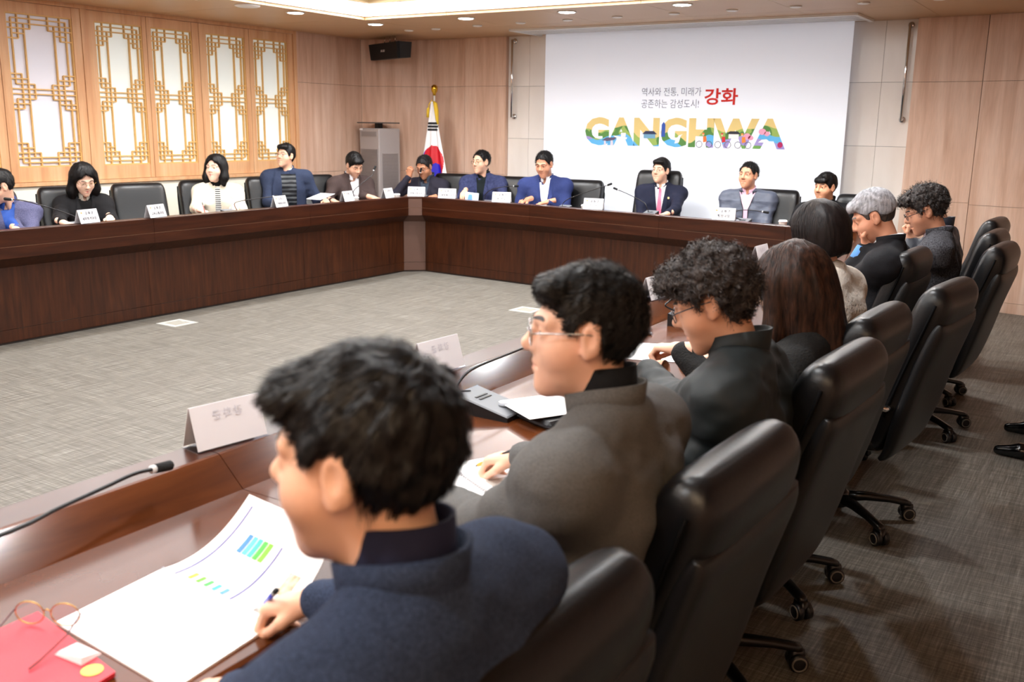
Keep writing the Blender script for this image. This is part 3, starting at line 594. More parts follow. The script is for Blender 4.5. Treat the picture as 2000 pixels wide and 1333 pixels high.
# hub x, hub y, facing azimuth (degrees), label
chairs = [(-.91, .94, 178, 'black leather office chair of the man in navy coat'), (-.92, 1.67, 178, 'black leather office chair of the man in grey blazer'), (-.95, 2.62, 177, 'black leather office chair of the curly-haired man in dark jacket'),
          (-1.01, 3.30, 177, 'black leather office chair of the long-haired woman in black cardigan'), (-.91, 4.10, 174, 'black leather office chair pulled back behind the woman in white sweater'), (-1.24, 5.10, 178, 'black leather office chair of the silver-haired man'),
          (-.90, 5.70, 176, 'black leather office chair pulled back behind the man in grey tweed jacket'), (-1.02, 6.45, 178, 'black leather office chair just beyond the tweed-jacket man\'s chair'), (-1.12, 7.40, 176, 'last black leather office chair of its row, nearest the plain oak wall'),
          (-7.52, 4.25, -15, 'black leather office chair of the man in blue shirt'), (-7.53, 4.97, -18, 'black leather office chair of the long-haired woman in black'), (-7.52, 5.67, -20, 'empty black leather office chair between two seated women'),
          (-7.55, 6.42, -25, 'black leather office chair of the woman in cream jacket'), (-7.56, 7.30, -25, 'black leather office chair of the man in padded vest'), (-7.52, 8.02, -18, 'black leather office chair of the man in brown suit'),
          (-6.87, 9.22, -78, 'black leather office chair of the man holding his glasses'), (-6.05, 9.20, -80, 'black leather office chair of the man with black turtleneck'), (-5.12, 9.20, -84, 'black leather office chair of the man in bright navy jacket'),
          (-2.93, 9.08, -86, 'black leather office chair of the man in grey quilted jacket'), (-2.05, 8.90, -88, 'black leather office chair of the man in black sweater')]
ch0 = make_chair(chairs[0][3]); CH = []
for i, (x, y, a, lab) in enumerate(chairs):
    o = ch0 if i == 0 else dup(ch0, lab); o.location = (x, y, 0); o.rotation_euler = (0, 0, math.radians(a - 90)); o['group'] = 'black office chairs round the desks'; CH.append(o)
big = make_chair('taller wide black leather chair of the man with the pink tie', 'black office chairs round the desks', 1.20); big.location = (-4.21, 9.22, 0); big.rotation_euler = (0, 0, math.radians(-84 - 90))
# ------------------------------------------------------------------ people: head, hand and hair fields
def V3(*a): return np.array(a, np.float32)
def make_head_fn(fem):
    j = .93 if fem else 1.0
    def fn(p):
        ax = np.abs(p[:, 0]); q = np.stack([ax, p[:, 1], p[:, 2]], 1)
        d = ell(p, (0, -.014, .034), (.0765, .097, .086))
        d = smin(d, ell(p, (0, .028, -.030), (.0665 * j, .068, .068)), .03)
        d = smin(d, ell(p, (0, .040, -.074), (.050 * j, .050, .048)), .026)
        d = smin(d, ell(q, (.040, .050, -.030), (.028, .030, .030)), .022)
        d = smin(d, cap(p, (0, .072, -.104), (0, .070, -.100), .020), .022)
        d = smin(d, cap(q, (.010, .086, .026), (.046, .070, .026), .010), .016)
        d = smax(d, -ell(q, (.031, .1005, .006), (.019, .017, .012)), .012)
        nz = cap(p, (0, .086, .020), (0, .1065, -.018), .0075, .0105); nz = smin(nz, cap(p, (0, .106, -.022), (0, .105, -.024), .0125), .008); nz = smin(nz, cap(q, (.0125, .093, -.028), (.0125, .096, -.027), .0085), .006)
        d = smin(d, nz, .010)
        d = smin(d, cap(q, (0, .0925, -.0555), (.020, .083, -.060), .0062, .003), .006)
        d = smin(d, cap(q, (0, .0905, -.0685), (.016, .083, -.065), .0075, .004), .006)
        d = smax(d, -cap(q, (0, .1005, -.062), (.023, .088, -.0625), .0032), .003)
        lid = ell(q, (.0315, .0745, .006), (.0165, .0145, .0140)); d = smin(d, lid, .006)
        d = smax(d, -ell(q, (.0315, .0905, .0055), (.0135, .012, .0042)), .002)
        ear = ell(q, (.0785, -.006, .000), (.0095, .020, .033)); ear = smax(ear, -ell(q, (.090, -.002, .004), (.0085, .011, .019)), .004); ear = smin(ear, cap(q, (.076, .006, -.022), (.078, .002, -.028), .008), .006)
        d = smin(d, ear, .006)
        nk = cap(p, (0, -.020, -.060), (0, -.046, -.215), .0535 * (.86 if fem else 1), .060 * (.88 if fem else 1)); return smin(d, nk, .028)
    return fn
HEADF = {f: make_head_fn(f) for f in (False, True)}
HEADM = {}
for f in (False, True):
    V, Q = solid(HEADF[f], (-.105, -.13, -.225), (.105, .135, .135), .0034); HEADM[f] = (V, Q)
def lipmask(V):
    ax = np.stack([np.abs(V[:, 0]), V[:, 1], V[:, 2]], 1).astype(np.float32)
    d = np.minimum(cap(ax, (0, .094, -.0565), (.020, .083, -.0605), .0058, .0026), cap(ax, (0, .092, -.0675), (.017, .083, -.0645), .0068, .003)); return np.clip(.5 - d / .003, 0, 1)
LIPS = {f: lipmask(HEADM[f][0]) for f in HEADM}
def brow_mesh(side, fem):
    xs = np.linspace(.011, .050, 10); zc = .0300 + .004 * np.sin((xs - .011) / .039 * 2.4) - .10 * np.maximum(xs - .038, 0); th = (.0032 if not fem else .0024) * np.sin(np.clip((xs - .006) / .047, 0, 1) * math.pi) ** .5 + .0004
    o = np.array([(side * x, .2, z + s * t) for x, z, t in zip(xs, zc, th) for s in (-1, 0, 1)]); P = trace(HEADF[fem], o, np.tile(V3(0, -1, 0), (len(o), 1))) + V3(0, .0016, 0)
    Q = gridq(10, 3); return P, (Q if side < 0 else Q[:, ::-1])
BROW = {(s, f): brow_mesh(s, f) for s in (-1, 1) for f in (False, True)}
def make_hand(curl, thumb):
    xs = (-.027, -.009, .009, .025); ky = (.088, .092, .087, .078); ln = ((.042, .026, .021), (.046, .029, .022), (.042, .027, .021), (.033, .021, .018)); chains = []
    for x, k, L3 in zip(xs, ky, ln):
        p = np.array([x, k, 0.]); a = 0.; ch = [p]; sp = x * 1.6
        for l, c in zip(L3, curl): a += math.radians(c); p = p + l * np.array([sp if a < 1 else 0, math.cos(a), -math.sin(a)]); ch.append(p)
        chains.append(ch)
    def fn(p):
        d = cap(p, (0, -.06, -.002), (0, .012, -.002), .026, .024)
        for x, k in zip(xs, ky): d = smin(d, cap(p, (x * .6, .012, -.003), (x, k, 0), .0150, .0108), .014)
        fg = None
        for ch in chains:
            e = None
            for i in range(3):
                c = cap(p, ch[i], ch[i + 1], .0096 - .0009 * i, .0087 - .0009 * i); e = c if e is None else smin(e, c, .003)
            fg = e if fg is None else np.minimum(fg, e)
        d = smin(d, fg, .006)
        th = smin(cap(p, (-.014, .018, -.006), thumb[0], .0150, .0118), cap(p, thumb[0], thumb[1], .0115, .0090), .004); th = smin(th, cap(p, thumb[1], thumb[2], .0098, .0080), .003)
        return smin(d, th, .008)
    return solid(fn, (-.085, -.07, -.105), (.06, .205, .04), .0036)
HANDM = {'flat': make_hand((14, 26, 18), ((-.046, .052, -.012), (-.052, .084, -.020), (-.050, .108, -.026))), 'pen': make_hand((46, 62, 30), ((-.040, .052, -.022), (-.036, .086, -.036), (-.026, .108, -.044))), 'fist': make_hand((78, 88, 60), ((-.042, .050, -.018), (-.034, .078, -.034), (-.010, .084, -.044)))}
SH_LINE = ([-.15, -.09, -.06, -.03, -.023, .0, .018, .023, .034, .042, .058, .072, .10, .15], [-.075, -.088, -.075, -.06, .028, .037, .031, -.012, -.012, .018, .042, .064, .074, .08])
FACE_CUT = lambda p, w=.063, yy=.105, top=.062: ell(p, (0, yy, -.040), (w, .085, top + .045))
def hair_field(style):
    s = HAIR[style]; ys, zs = s.get('line', SH_LINE); ts, tb, tt = s['t']; na, ns = s.get('noise', (.003, 60))
    def fn(p):
        up = np.clip((p[:, 2] + .02) / .10, 0, 1)
        d = ell(p, (0, -.016, .035), (.0785 + ts, .0985 + tb, .087 + tt))
        if 'front' in s: d = smin(d, ell(p, *s['front']), .02)
        cut = (np.interp(p[:, 1], ys, zs) - p[:, 2]).astype(np.float32) * .75; d = smax(d, cut, .006)
        for a, b, ra, rb in s.get('locks', ()): d = smin(d, cap(p, a, b, ra, rb), .03)
        if 'bob' in s: c, r, zb, tilt = s['bob']; e = smax(ell(p, c, r), zb + tilt * p[:, 1] - p[:, 2], .012); d = smin(d, e, .02)
        if s.get('face', False): d = smax(d, -FACE_CUT(p, *s['face']), .012)
        n = noise(p, (ns, ns, ns * s.get('stretch', .5))); d = d - na * n - na * .5 * noise(p, (ns * 2.3, ns * 2.3, ns * 2.3 * s.get('stretch', .5)))
        return d
    return fn
LONGL = ([-.15, .0, .02, .05, .07, .10, .15], [-.09, -.03, -.02, .03, .06, .078, .085])
HAIR = {
    'short': dict(t=(.006, .010, .016), noise=(.003, 45), comb='fwd', n=900, ln=.034, lift=.25),
    'parted': dict(t=(.008, .010, .020), front=((.0, .062, .090), (.062, .040, .030)), noise=(.003, 45), comb='side', n=900, ln=.04, lift=.15),
    'receding': dict(t=(.004, .008, .010), line=(SH_LINE[0], [-.075, -.088, -.075, -.06, .028, .037, .031, -.012, -.012, .03, .066, .086, .098, .11]), noise=(.004, 60), comb='fwd', n=900, ln=.03, lift=.5),
    'bangs': dict(t=(.005, .010, .013), front=((0, .070, .066), (.060, .030, .026)), line=(SH_LINE[0], [-.075, -.088, -.075, -.06, .025, .03, .022, -.012, -.012, .012, .034, .046, .048, .05]), noise=(.003, 45), comb='fwd', n=1000, ln=.045, lift=.1),
    'curly': dict(t=(.018, .018, .026), front=((0, .070, .088), (.074, .050, .042)), line=(SH_LINE[0], [-.065, -.078, -.068, -.055, .03, .04, .034, .006, .006, .03, .046, .058, .058, .05]), noise=(.011, 46), stretch=1., comb='curl', n=5200, ln=.046, lift=.5),
    'curlyfar': dict(t=(.012, .014, .026), front=((0, .072, .084), (.068, .042, .036)), noise=(.010, 60), stretch=1., comb='curl', n=1800, ln=.045, lift=.8),
    'silver': dict(t=(.005, .010, .020), front=((0, .068, .080), (.062, .036, .030)), line=(SH_LINE[0], [.02, -.005, .0, .01, .034, .04, .038, .03, .03, .034, .046, .060, .066, .06]), noise=(.003, 40), comb='back', n=2600, ln=.06, lift=.06),
    'textured': dict(t=(.004, .008, .010), front=((0, .072, .080), (.064, .030, .026)), line=(SH_LINE[0], [-.075, -.088, -.075, -.06, .03, .036, .034, .020, .020, .028, .044, .060, .068, .07]), noise=(.006, 42), stretch=.8, comb='fwd', n=7000, ln=.036, lift=.22),
    'spiky': dict(t=(.003, .006, .010), front=((0, .064, .084), (.062, .030, .024)), line=(SH_LINE[0], [-.075, -.088, -.075, -.06, .03, .036, .034, .010, .010, .024, .044, .060, .068, .07]), noise=(.004, 50), comb='spike', n=8000, ln=.024, lift=.55),
    'longblack': dict(t=(.020, .018, .024), line=LONGL, face=(.058, .105, .088), locks=[((.082, -.005, .04), (.094, .004, -.09), .030, .040), ((.094, .004, -.09), (.090, .020, -.185), .040, .026), ((-.082, -.005, .04), (-.094, .004, -.09), .030, .040), ((-.094, .004, -.09), (-.090, .020, -.185), .040, .026), ((0, -.05, .0), (0, -.07, -.16), .085, .07)], noise=(.004, 40), stretch=.25, comb='down', n=2600, ln=.13, lift=.0),
    'shoulder': dict(t=(.022, .018, .026), line=LONGL, face=(.058, .105, .086), locks=[((.082, -.010, .04), (.092, .000, -.08), .030, .038), ((.092, .000, -.08), (.086, .010, -.135), .038, .026), ((-.082, -.010, .04), (-.092, .000, -.08), .030, .038), ((-.092, .000, -.08), (-.086, .010, -.135), .038, .026), ((0, -.05, .0), (0, -.06, -.11), .085, .07)], noise=(.004, 40), stretch=.25, comb='down', n=2600, ln=.11, lift=.0),
    'bob': dict(t=(.022, .024, .026), line=LONGL, face=(.058, .115, .060), bob=((0, -.022, .000), (.104, .122, .150), -.098, -.10), noise=(.0025, 40), stretch=.2, comb='down', n=4200, ln=.13, lift=.0),
    'longbrown': dict(t=(.016, .020, .022), line=LONGL, face=(.050, .13, .050), bob=((0, -.020, -.02), (.098, .116, .160), -.15, .0), locks=[((.07, .02, .03), (.085, .06, -.13), .035, .030), ((.085, .06, -.13), (.08, .09, -.22), .030, .016), ((-.07, .02, .03), (-.085, .06, -.13), .035, .030), ((-.085, .06, -.13), (-.08, .09, -.22), .030, .016), ((0, -.06, -.05), (0, -.085, -.20), .08, .062), ((.05, -.02, -.08), (.07, -.02, -.22), .045, .028), ((-.05, -.02, -.08), (-.07, -.02, -.22), .045, .028)], noise=(.004, 36), stretch=.2, comb='down', n=9000, ln=.20, lift=.0),
}
HCACHE = {}
def hair_mesh(style, res):
    if (style, res) not in HCACHE:
        fn = hair_field(style); HCACHE[(style, res)] = (fn, *solid(fn, (-.15, -.165, -.27), (.15, .155, .195), res))
    return HCACHE[(style, res)]
def strands(style, fn, V, n, width, seed):
    r = np.random.default_rng(seed); s = HAIR[style]; steps = 7; p = V[r.integers(0, len(V), n)].astype(np.float32) + r.normal(0, .0015, (n, 3)).astype(np.float32)
    keep = ~((p[:, 1] > .055) & (p[:, 2] < .04)) if s['comb'] != 'down' else np.ones(n, bool); p = p[keep]; n = len(p)
    ln = (s['ln'] * r.uniform(.6, 1.2, n) / steps).astype(np.float32); P = []; W = []; crown = V3(0, -.045, .13); ph = r.uniform(0, 6.28, n); rd = r.normal(0, 1, (n, 3)).astype(np.float32); drift = r.normal(0, .16, (n, 3)).astype(np.float32)
    for k in range(steps):
        g = grad(fn, p, .004)
        c = s['comb']
        if c == 'fwd': d = (p - crown) * 8 + V3(0, .5, -.2)
        elif c == 'side': d = (p - crown) * 6 + V3(.6, .3, -.2)
        elif c == 'back': d = np.tile(V3(.15, -1, .05), (n, 1)) + V3(0, 0, -.5) * (p[:, 1:2] < -.03)
        elif c == 'down': d = (p - crown) * 3 + V3(0, 0, -1.)
        elif c == 'spike': d = (p - crown) * 5 + V3(0, .6, .2)
        else: a = ph + k * 1.15; d = np.stack([np.cos(a), np.sin(a), np.cos(a * .7 + 1)], 1).astype(np.float32) + rd * .3
        d = d + drift * np.linalg.norm(d, axis=1, keepdims=True)
        d = d - g * np.einsum('ij,ij->i', d, g)[:, None]; d /= np.linalg.norm(d, axis=1, keepdims=True) + 1e-6
        lf = s['lift'] * (1 - .12 * k); dd = d + g * lf; dd /= np.linalg.norm(dd, axis=1, keepdims=True)
        sd = np.cross(dd, g); sd /= np.linalg.norm(sd, axis=1, keepdims=True) + 1e-6; w_ = width * (1 - (k / steps) ** 2)
        P.append(np.stack([p - sd * w_, p + sd * w_], 1)); p = p + dd * ln[:, None]
        if s['lift'] < .2: dist = fn(p); p = p - g * (dist - .0012 - .0006 * k)[:, None]
    P = np.stack(P, 1); Vs = P.reshape(-1, 3); b = (np.arange(n) * steps * 2)[:, None]; Q = []
    for k in range(steps - 1): Q.append(np.stack([b[:, 0] + 2 * k, b[:, 0] + 2 * k + 1, b[:, 0] + 2 * k + 3, b[:, 0] + 2 * k + 2], 1))
    return Vs, np.concatenate(Q)
def ring_band(c, ax, fw, rx, ry, h, th=.004, flare=0., gap=0., n=36, dip=0.):
    """a band round the neck: outer and inner skin; gap (radians) opens it at the front; dip lowers the front"""
    ax = ax / np.linalg.norm(ax); fw = fw - ax * (fw @ ax); fw /= np.linalg.norm(fw); rt = np.cross(fw, ax); A = np.linspace(gap, 2 * math.pi - gap, n); prof = [(0, 0), (.45, flare * .5), (1, flare), (1, flare - th), (.45, flare * .5 - th), (0, -th)]; P = []
    for a in A:
        for t, o in prof:
            dz = h * t - dip * (.5 + .5 * math.cos(a)) ** 2
            P.append(c + ax * dz + fw * math.cos(a) * (ry + o) + rt * math.sin(a) * (rx + o))
    return np.array(P), gridq(n, len(prof))
def frame_y(dirv, up):
    y = np.asarray(dirv, float); y = y / np.linalg.norm(y); z = np.asarray(up, float); z = z - y * (z @ y); z /= np.linalg.norm(z); x = np.cross(y, z); return np.stack([x, y, z], 1)
SKINM = mat('skin', (224, 176, 146), .48, spec=.4, attr='col', bump=(220, .06))
EYEW = mat('eye_white', (228, 222, 216), .25); EYEB = mat('eye_iris', (22, 14, 10), .15)
def eye_mesh():
    b = MB().lathe([(.0001 + .0122 * math.sin(a), -.0122 * math.cos(a)) for a in np.linspace(.05, math.pi - .05, 12)], n=14, axis='y'); me = b.mesh('eye', EYEW, True); me.materials.append(EYEB)
    for p in me.polygons: p.material_index = 1 if abs(p.center.y) > .0100 and p.center.y > 0 else 0
    return me
EYE = eye_mesh()
def hairmat(nm, c, c2=None): return mat('hair_' + nm, c, .48, spec=.28, var=(90, c2 or tuple(min(255, int(v * 1.5) + 2) for v in c), (1, 1, .2)))
LENS = glassy('clear_lens', (250, 252, 255), .10)
def rotz(a): c, s = math.cos(a), math.sin(a); return np.array([[c, -s, 0], [s, c, 0], [0, 0, 1.]])
def person(label, Hc, th, hth, hp=0, hr=0, fem=False, sc=1., skin=(226, 180, 152), hair='short', hcol=('black', (13, 11, 11)), top=None, bulk=1., res=.012, neck=('shirt', None), lean=.10, hands=None, front=None, lower=None, specs=None, near=False, stand=False, elbow=None, sw=None, group=None, width_off=0., quilt=0., pole=None, fold=.006, under=None):
    """th/hth: azimuth of the chest / of the face; hp: face pitch downwards; front: list of patches on the chest"""
    hands = hands or {}; Hc = np.asarray(Hc, float); th, hth, hp, hr = map(math.radians, (th, hth, hp, hr))
    ft = np.array([math.cos(th), math.sin(th), 0]); rt = np.array([math.sin(th), -math.cos(th), 0]); up = np.array([0, 0, 1.])
    def headR(a, p, r): return rotz(a - math.pi / 2) @ np.array(Matrix.Rotation(-p, 3, 'X')) @ np.array(Matrix.Rotation(r, 3, 'Y'))
    R = headR(hth, hp, hr); Rn = headR(th + .4 * (((hth - th + math.pi) % (2 * math.pi)) - math.pi), hp * .55, hr * .5)
    N = Hc + Rn @ np.array([0, -.042, -.155]) * sc
    sw = (sw or (.165 if fem else .185)) * sc; P = np.array([N[0], N[1], 0]) - ft * lean; P[2] = .95 if stand else max(.56, N[2] - .60)
    root = thing('person', label, 'person', (P[0], P[1], 0), 0, group); loc = np.array([P[0], P[1], 0.])
    def add(name, V, Q, m, parent=root, smooth=True, **k): return put(name, qmesh(name, np.asarray(V) - loc, Q, m, smooth, **k), parent)
    bk = bulk * sc
    Sj = {s: N + rt * sw * q - up * .076 * sc - ft * .012 for s, q in (('R', 1), ('L', -1))}
    W = {}; E = {}
    l1, l2 = .285 * sc, .255 * sc
    for s, q in (('R', 1), ('L', -1)):
        h = hands.get(s)
        w_ = np.asarray(h[0], float) if h else (N + rt * q * .11 + ft * .30 - up * .50 if not stand else N + rt * q * .25 - up * .60)
        d = w_ - Sj[s]; D = np.linalg.norm(d)
        a1, a2 = l1, l2
        if D > (l1 + l2) * .985: a1, a2 = l1 * D / (l1 + l2) * 1.02, l2 * D / (l1 + l2) * 1.02
        x = (a1 * a1 - a2 * a2 + D * D) / (2 * D); hh = math.sqrt(max(a1 * a1 - x * x, 1e-6)); pl = (pole or {}).get(s, -up * 1. + rt * q * .45 - ft * .25); u = d / D; pl = np.asarray(pl, float); pl = pl - u * (pl @ u); pl /= np.linalg.norm(pl)
        W[s] = w_; E[s] = Sj[s] + u * x + pl * hh
    chest = N - up * .17 * sc - ft * .015; belly = P + (N - P) * .25
    def torso(p, g):
        d = None
        for q in (1, -1):
            c = cap(p, chest + rt * q * .075 * sc, P + rt * q * .075 * sc, .118 * bk + g, .128 * bk + g); d = c if d is None else smin(d, c, .06)
        d = smin(d, cap(p, Sj['R'] * .9 + Sj['L'] * .1, Sj['L'] * .9 + Sj['R'] * .1, .070 * bk + g), .07)
        for s in 'RL':
            d = smin(d, cap(p, N - up * .015 - ft * .01, Sj[s], .066 * sc + g, .068 * bk + g), .05)
        return d
    def arms(p, g, cut=.0):
        d = None
        for s in 'RL':
            f = E[s] + (W[s] - E[s]) * (1 - cut / max(np.linalg.norm(W[s] - E[s]), .05)); c = smin(cap(p, Sj[s], E[s], .064 * bk + g, .054 * bk + g), cap(p, E[s], f, .053 * bk + g, .038 * bk + g), .03); d = c if d is None else np.minimum(d, c)
        return d
    ncap = (N - up * .06, Hc)
    def jacket(p):
        d = smin(torso(p, .0), arms(p, .0, .022), .062)
        if fold: d = d + fold * noise(p, (9, 9, 17)) + fold * .5 * noise(p, (26, 26, 40))
        if quilt: zz = (p[:, 2] - N[2]) / quilt; d = d + .007 * np.abs(np.sin(zz * math.pi)) ** .35 - .005
        return smax(d, -cap(p, ncap[0], ncap[1], .058 * sc), .008)
    pts = np.array([N, P, *Sj.values(), *E.values(), *W.values()]); lo, hi = pts.min(0) - .17, pts.max(0) + .17; lo[2] = max(lo[2], P[2] - .15)
    if top is not None:
        Vj, Qj = solid(jacket, lo, hi, res); jk = add('jacket', Vj, Qj, top)
    # body: head, neck, torso, arms and hands in one mesh
    parts_ = []; cols = []
    hv, hq = HEADM[fem]; wv = hv * np.array([1 + width_off, 1, 1]) * sc; bw = (np.clip((-.055 - hv[:, 2]) / .11, 0, 1) * np.clip((.03 - hv[:, 1]) / .05, 0, 1))[:, None]; parts_.append(((wv @ R.T) * (1 - bw) + (wv @ Rn.T) * bw + Hc, hq))
    base = np.array(lin(skin)); lip = np.array(lin((196, 104, 98) if not fem else (206, 70, 84))); lm = LIPS[fem][:, None] * (.55 if not fem else .9)
    mot = noise(hv.astype(np.float32), (28, 28, 28))[:, None] * np.array([.03, .02, .018]); red = np.exp(-((np.abs(hv[:, 0:1]) - .078) ** 2 * 6000)) * .10
    cols.append(base * (1 - lm) + lip * lm + mot * base * 2 + red * np.array([.25, -.02, -.04]))
    def inner(p): return smin(torso(p, -.03), arms(p, -.018), .03)
    iv, iq = solid(inner, lo, hi, .024); parts_.append((iv, iq)); cols.append(np.tile(base, (len(iv), 1)))
    for s in 'RL':
        h = hands.get(s); kind = h[2] if h and len(h) > 2 else 'flat'; fd = np.asarray(h[1], float) if h and len(h) > 1 and h[1] is not None else (W[s] - E[s]); hu = np.asarray(h[3], float) if h and len(h) > 3 else up
        if abs(fd @ hu) / np.linalg.norm(fd) / np.linalg.norm(hu) > .95: hu = ft if abs(fd @ ft) < .9 else rt
        v, q = HANDM[kind]; v = v * sc * (.93 if fem else 1.)
        if s == 'L': v = v * np.array([-1, 1, 1]); q = q[:, ::-1]
        parts_.append((v @ frame_y(fd, hu).T + W[s], q)); cols.append(np.tile(base * np.array([1.0, .97, .95]), (len(v), 1)))
    bv, bq = joinq(parts_); bo = add('body', bv, bq, SKINM); ca = bo.data.color_attributes.new('col', 'FLOAT_COLOR', 'POINT')
    cc = np.concatenate([np.clip(np.concatenate(cols), 0.002, 1), np.ones((len(bv), 1))], 1).astype(np.float32); ca.data.foreach_set('color', cc.ravel())
    # hair, brows, eyes
    hm = hairmat(*hcol); res_h = .0042 if near else .0055
    fn, gv, gq = hair_mesh(hair, res_h); k = HAIR[hair]['n']; k = k if near else min(k, 1500)
    sv, sq = strands(hair, fn, gv, k, (.0011 if near else .0022), int(abs(Hc[0] * 977 + Hc[1] * 131) * 10) % 9973)
    tv, tq = joinq([(gv, gq), (sv, sq)]); add('hair', (tv * np.array([1 + width_off, 1, 1]) * sc) @ R.T + Hc, tq, hm)
    if under: _, uv, uq = hair_mesh('short', .0055); add('cropped_sides', (uv * np.array([.965, .97, .95]) * sc) @ R.T + Hc, uq, hairmat(*under))
    for sd in (-1, 1):
        v, q = BROW[(sd, fem)]; add('eyebrow', v * sc @ R.T + Hc, q, hairmat('brow', (40, 32, 28)) if hcol[0] != 'silver' else hairmat('browgrey', (110, 104, 100)))
        e = put('eye', EYE, root); e.matrix_local = Matrix.Translation(Hc + R @ np.array([sd * .0315, .0745, .006]) * sc - loc) @ Matrix(R.tolist()).to_4x4() @ Matrix.Scale(sc, 4)
    if specs:
        fm = specs[0]; rw, rh, tr = specs[1], specs[2], specs[3]; gx = .033; mb = MB(); T = lambda p: R @ (np.array(p) * sc) + Hc - loc
        for sd in (-1, 1):
            ringp = [T((sd * (gx + rw * math.copysign(abs(math.cos(a)) ** .75, math.cos(a))), .1035 - .10 * abs(rw * math.cos(a)) * (1 if math.cos(a) > 0 else 0), .001 + rh * math.copysign(abs(math.sin(a)) ** .75, math.sin(a)))) for a in np.linspace(0, 2 * math.pi, 23)]
            mb.tube(ringp, tr, 6, False)
            mb.tube([T((sd * (gx + rw), .100, .008)), T((sd * .071, .088, .012)), T((sd * .082, .02, .014)), T((sd * .083, -.012, .012)), T((sd * .080, -.028, -.012))], tr * 1.15, 6)
        mb.tube([T((-(gx - rw), .1035, .004)), T((0, .108, .008)), T(((gx - rw), .1035, .004))], tr, 6)
        g = put('eyeglasses', mb.mesh('eyeglasses', fm, True), root)
        for sd in (-1, 1):
            rp = [T((sd * (gx + rw * .96 * math.copysign(abs(math.cos(a)) ** .75, math.cos(a))), .1032, .001 + rh * .96 * math.copysign(abs(math.sin(a)) ** .75, math.sin(a)))) for a in np.linspace(0, 2 * math.pi, 23)[:-1]]
            put('lens', mesh('lens', rp, [tuple(range(22))], LENS), g)
    # collars and chest patches
    nax = (Hc + R @ np.array([0, -.035, -.10]) * sc) - N
    def band(name, m, c0, rx, ry, h, **k): v, q = ring_band(N + up * c0, nax * .6 + up * .06, ft, rx * sc, ry * sc, h, **k); return add(name, v, q, m)
    kind, nm = neck
    if kind == 'shirt': band('shirt_collar', nm, .004, .061, .068, .060, flare=.003, gap=.22, dip=.040)
    elif kind == 'turtle': band('turtleneck', nm, .0, .061, .067, .092, flare=-.003, dip=.018)
    elif kind == 'stand': band('stand_collar', nm, .008, .068, .076, .072, flare=.006, gap=.30, dip=.038)
    elif kind == 'round': band('neckband', nm, .026, .064, .070, .020, flare=-.003)
    jtrace = jacket
    def patch(name, m, z0, z1, xi, xo, nz=18, nx=6, off=.004, puff=0., par=root, **k):
        zs = np.linspace(z0, z1, nz); o = []
        for z in zs:
            a, b = xi(z), xo(z)
            for x in np.linspace(a, b, nx): o.append(N + rt * x * sc + up * z * sc + ft * .42)
        Pp = trace(jtrace, np.array(o), np.tile(-ft.astype(np.float32), (len(o), 1)), .75); extra = off + (puff * np.abs(np.sin(np.repeat(zs, nx) / .045 * math.pi)) ** .5 if puff else 0)
        Pp = Pp + ft * (np.asarray(extra)[:, None] if puff else extra); Q = gridq(nz, nx); return add(name, Pp, Q, m, par, **k)
    for f_ in (front or []): patch(*f_[0], **f_[1])
    def outer_collar(m, open_=.75, h=.052, rx=.069, ry=.076, c0=.010): band('jacket_collar', m, c0, rx, ry, h, flare=.007, gap=open_, th=.007, dip=.03)
    person.collar = outer_collar
    # trousers
    lm_ = lower or mat('trousers_dark', (24, 24, 28), .8)
    ks = {}
    if stand: lg = [(P + rt * q * .09 - up * .02, P + rt * q * .11 - up * .47 + ft * .02, P + rt * q * .13 * 1. - up * .86) for q in (1, -1)]
    else: lg = [(P + rt * q * .085 - up * .02, P + rt * q * .11 + ft * .40 - up * .03, np.array([*(P + rt * q * .10 + ft * .42)[:2], .09])) for q in (1, -1)]
    if stand is not False and isinstance(stand, dict):
        lg = [(P + rt * q * .09 - up * .02, (P + rt * q * .10 + np.array([*stand[s2], .5])) / 2 * np.array([1, 1, 0]) + np.array([0, 0, .48]), np.array([*stand[s2], .10])) for s2, q in (('R', 1), ('L', -1))]
    def trous(p):
        d = cap(p, P + rt * .07, P - rt * .07, .125 * bk)
        for a, b, c in lg: d = smin(d, smin(cap(p, a, b, .085 * bk, .068 * bk), cap(p, b, c, .066, .052), .02), .03)
        return d
    pts = np.array([P, *[x for l in lg for x in l]]); Vt, Qt = solid(trous, pts.min(0) - .16, pts.max(0) + .16, .018); add('trousers', Vt, Qt, lm_)
    SHOE = mat('shoe_black', (10, 10, 11), .14, spec=.6)
    for a, b, c in lg:
        f = np.array([c[0], c[1], 0.])
        def shoe(p):
            d = cap(p, f + ft * -.03 + up * .045, f + ft * .10 + up * .040, .040, .038); d = smin(d, cap(p, f + ft * .10 + up * .036, f + ft * .20 + up * .026, .040, .026), .02); d = smin(d, cap(p, f + up * .05, f + up * .09, .042, .046), .02); return smax(d, -p[:, 2] + .001, .003)
        v, q = solid(shoe, f + np.array([-.27, -.27, -.01]), f + np.array([.27, .27, .16]), .010); add('shoe', v, q, SHOE)
    return dict(root=root, N=N, ft=ft, rt=rt, R=R, Hc=Hc, W=W, E=E, S=Sj, loc=loc, add=add, patch=patch, band=band, collar=outer_collar, P=P, jacket=jacket)
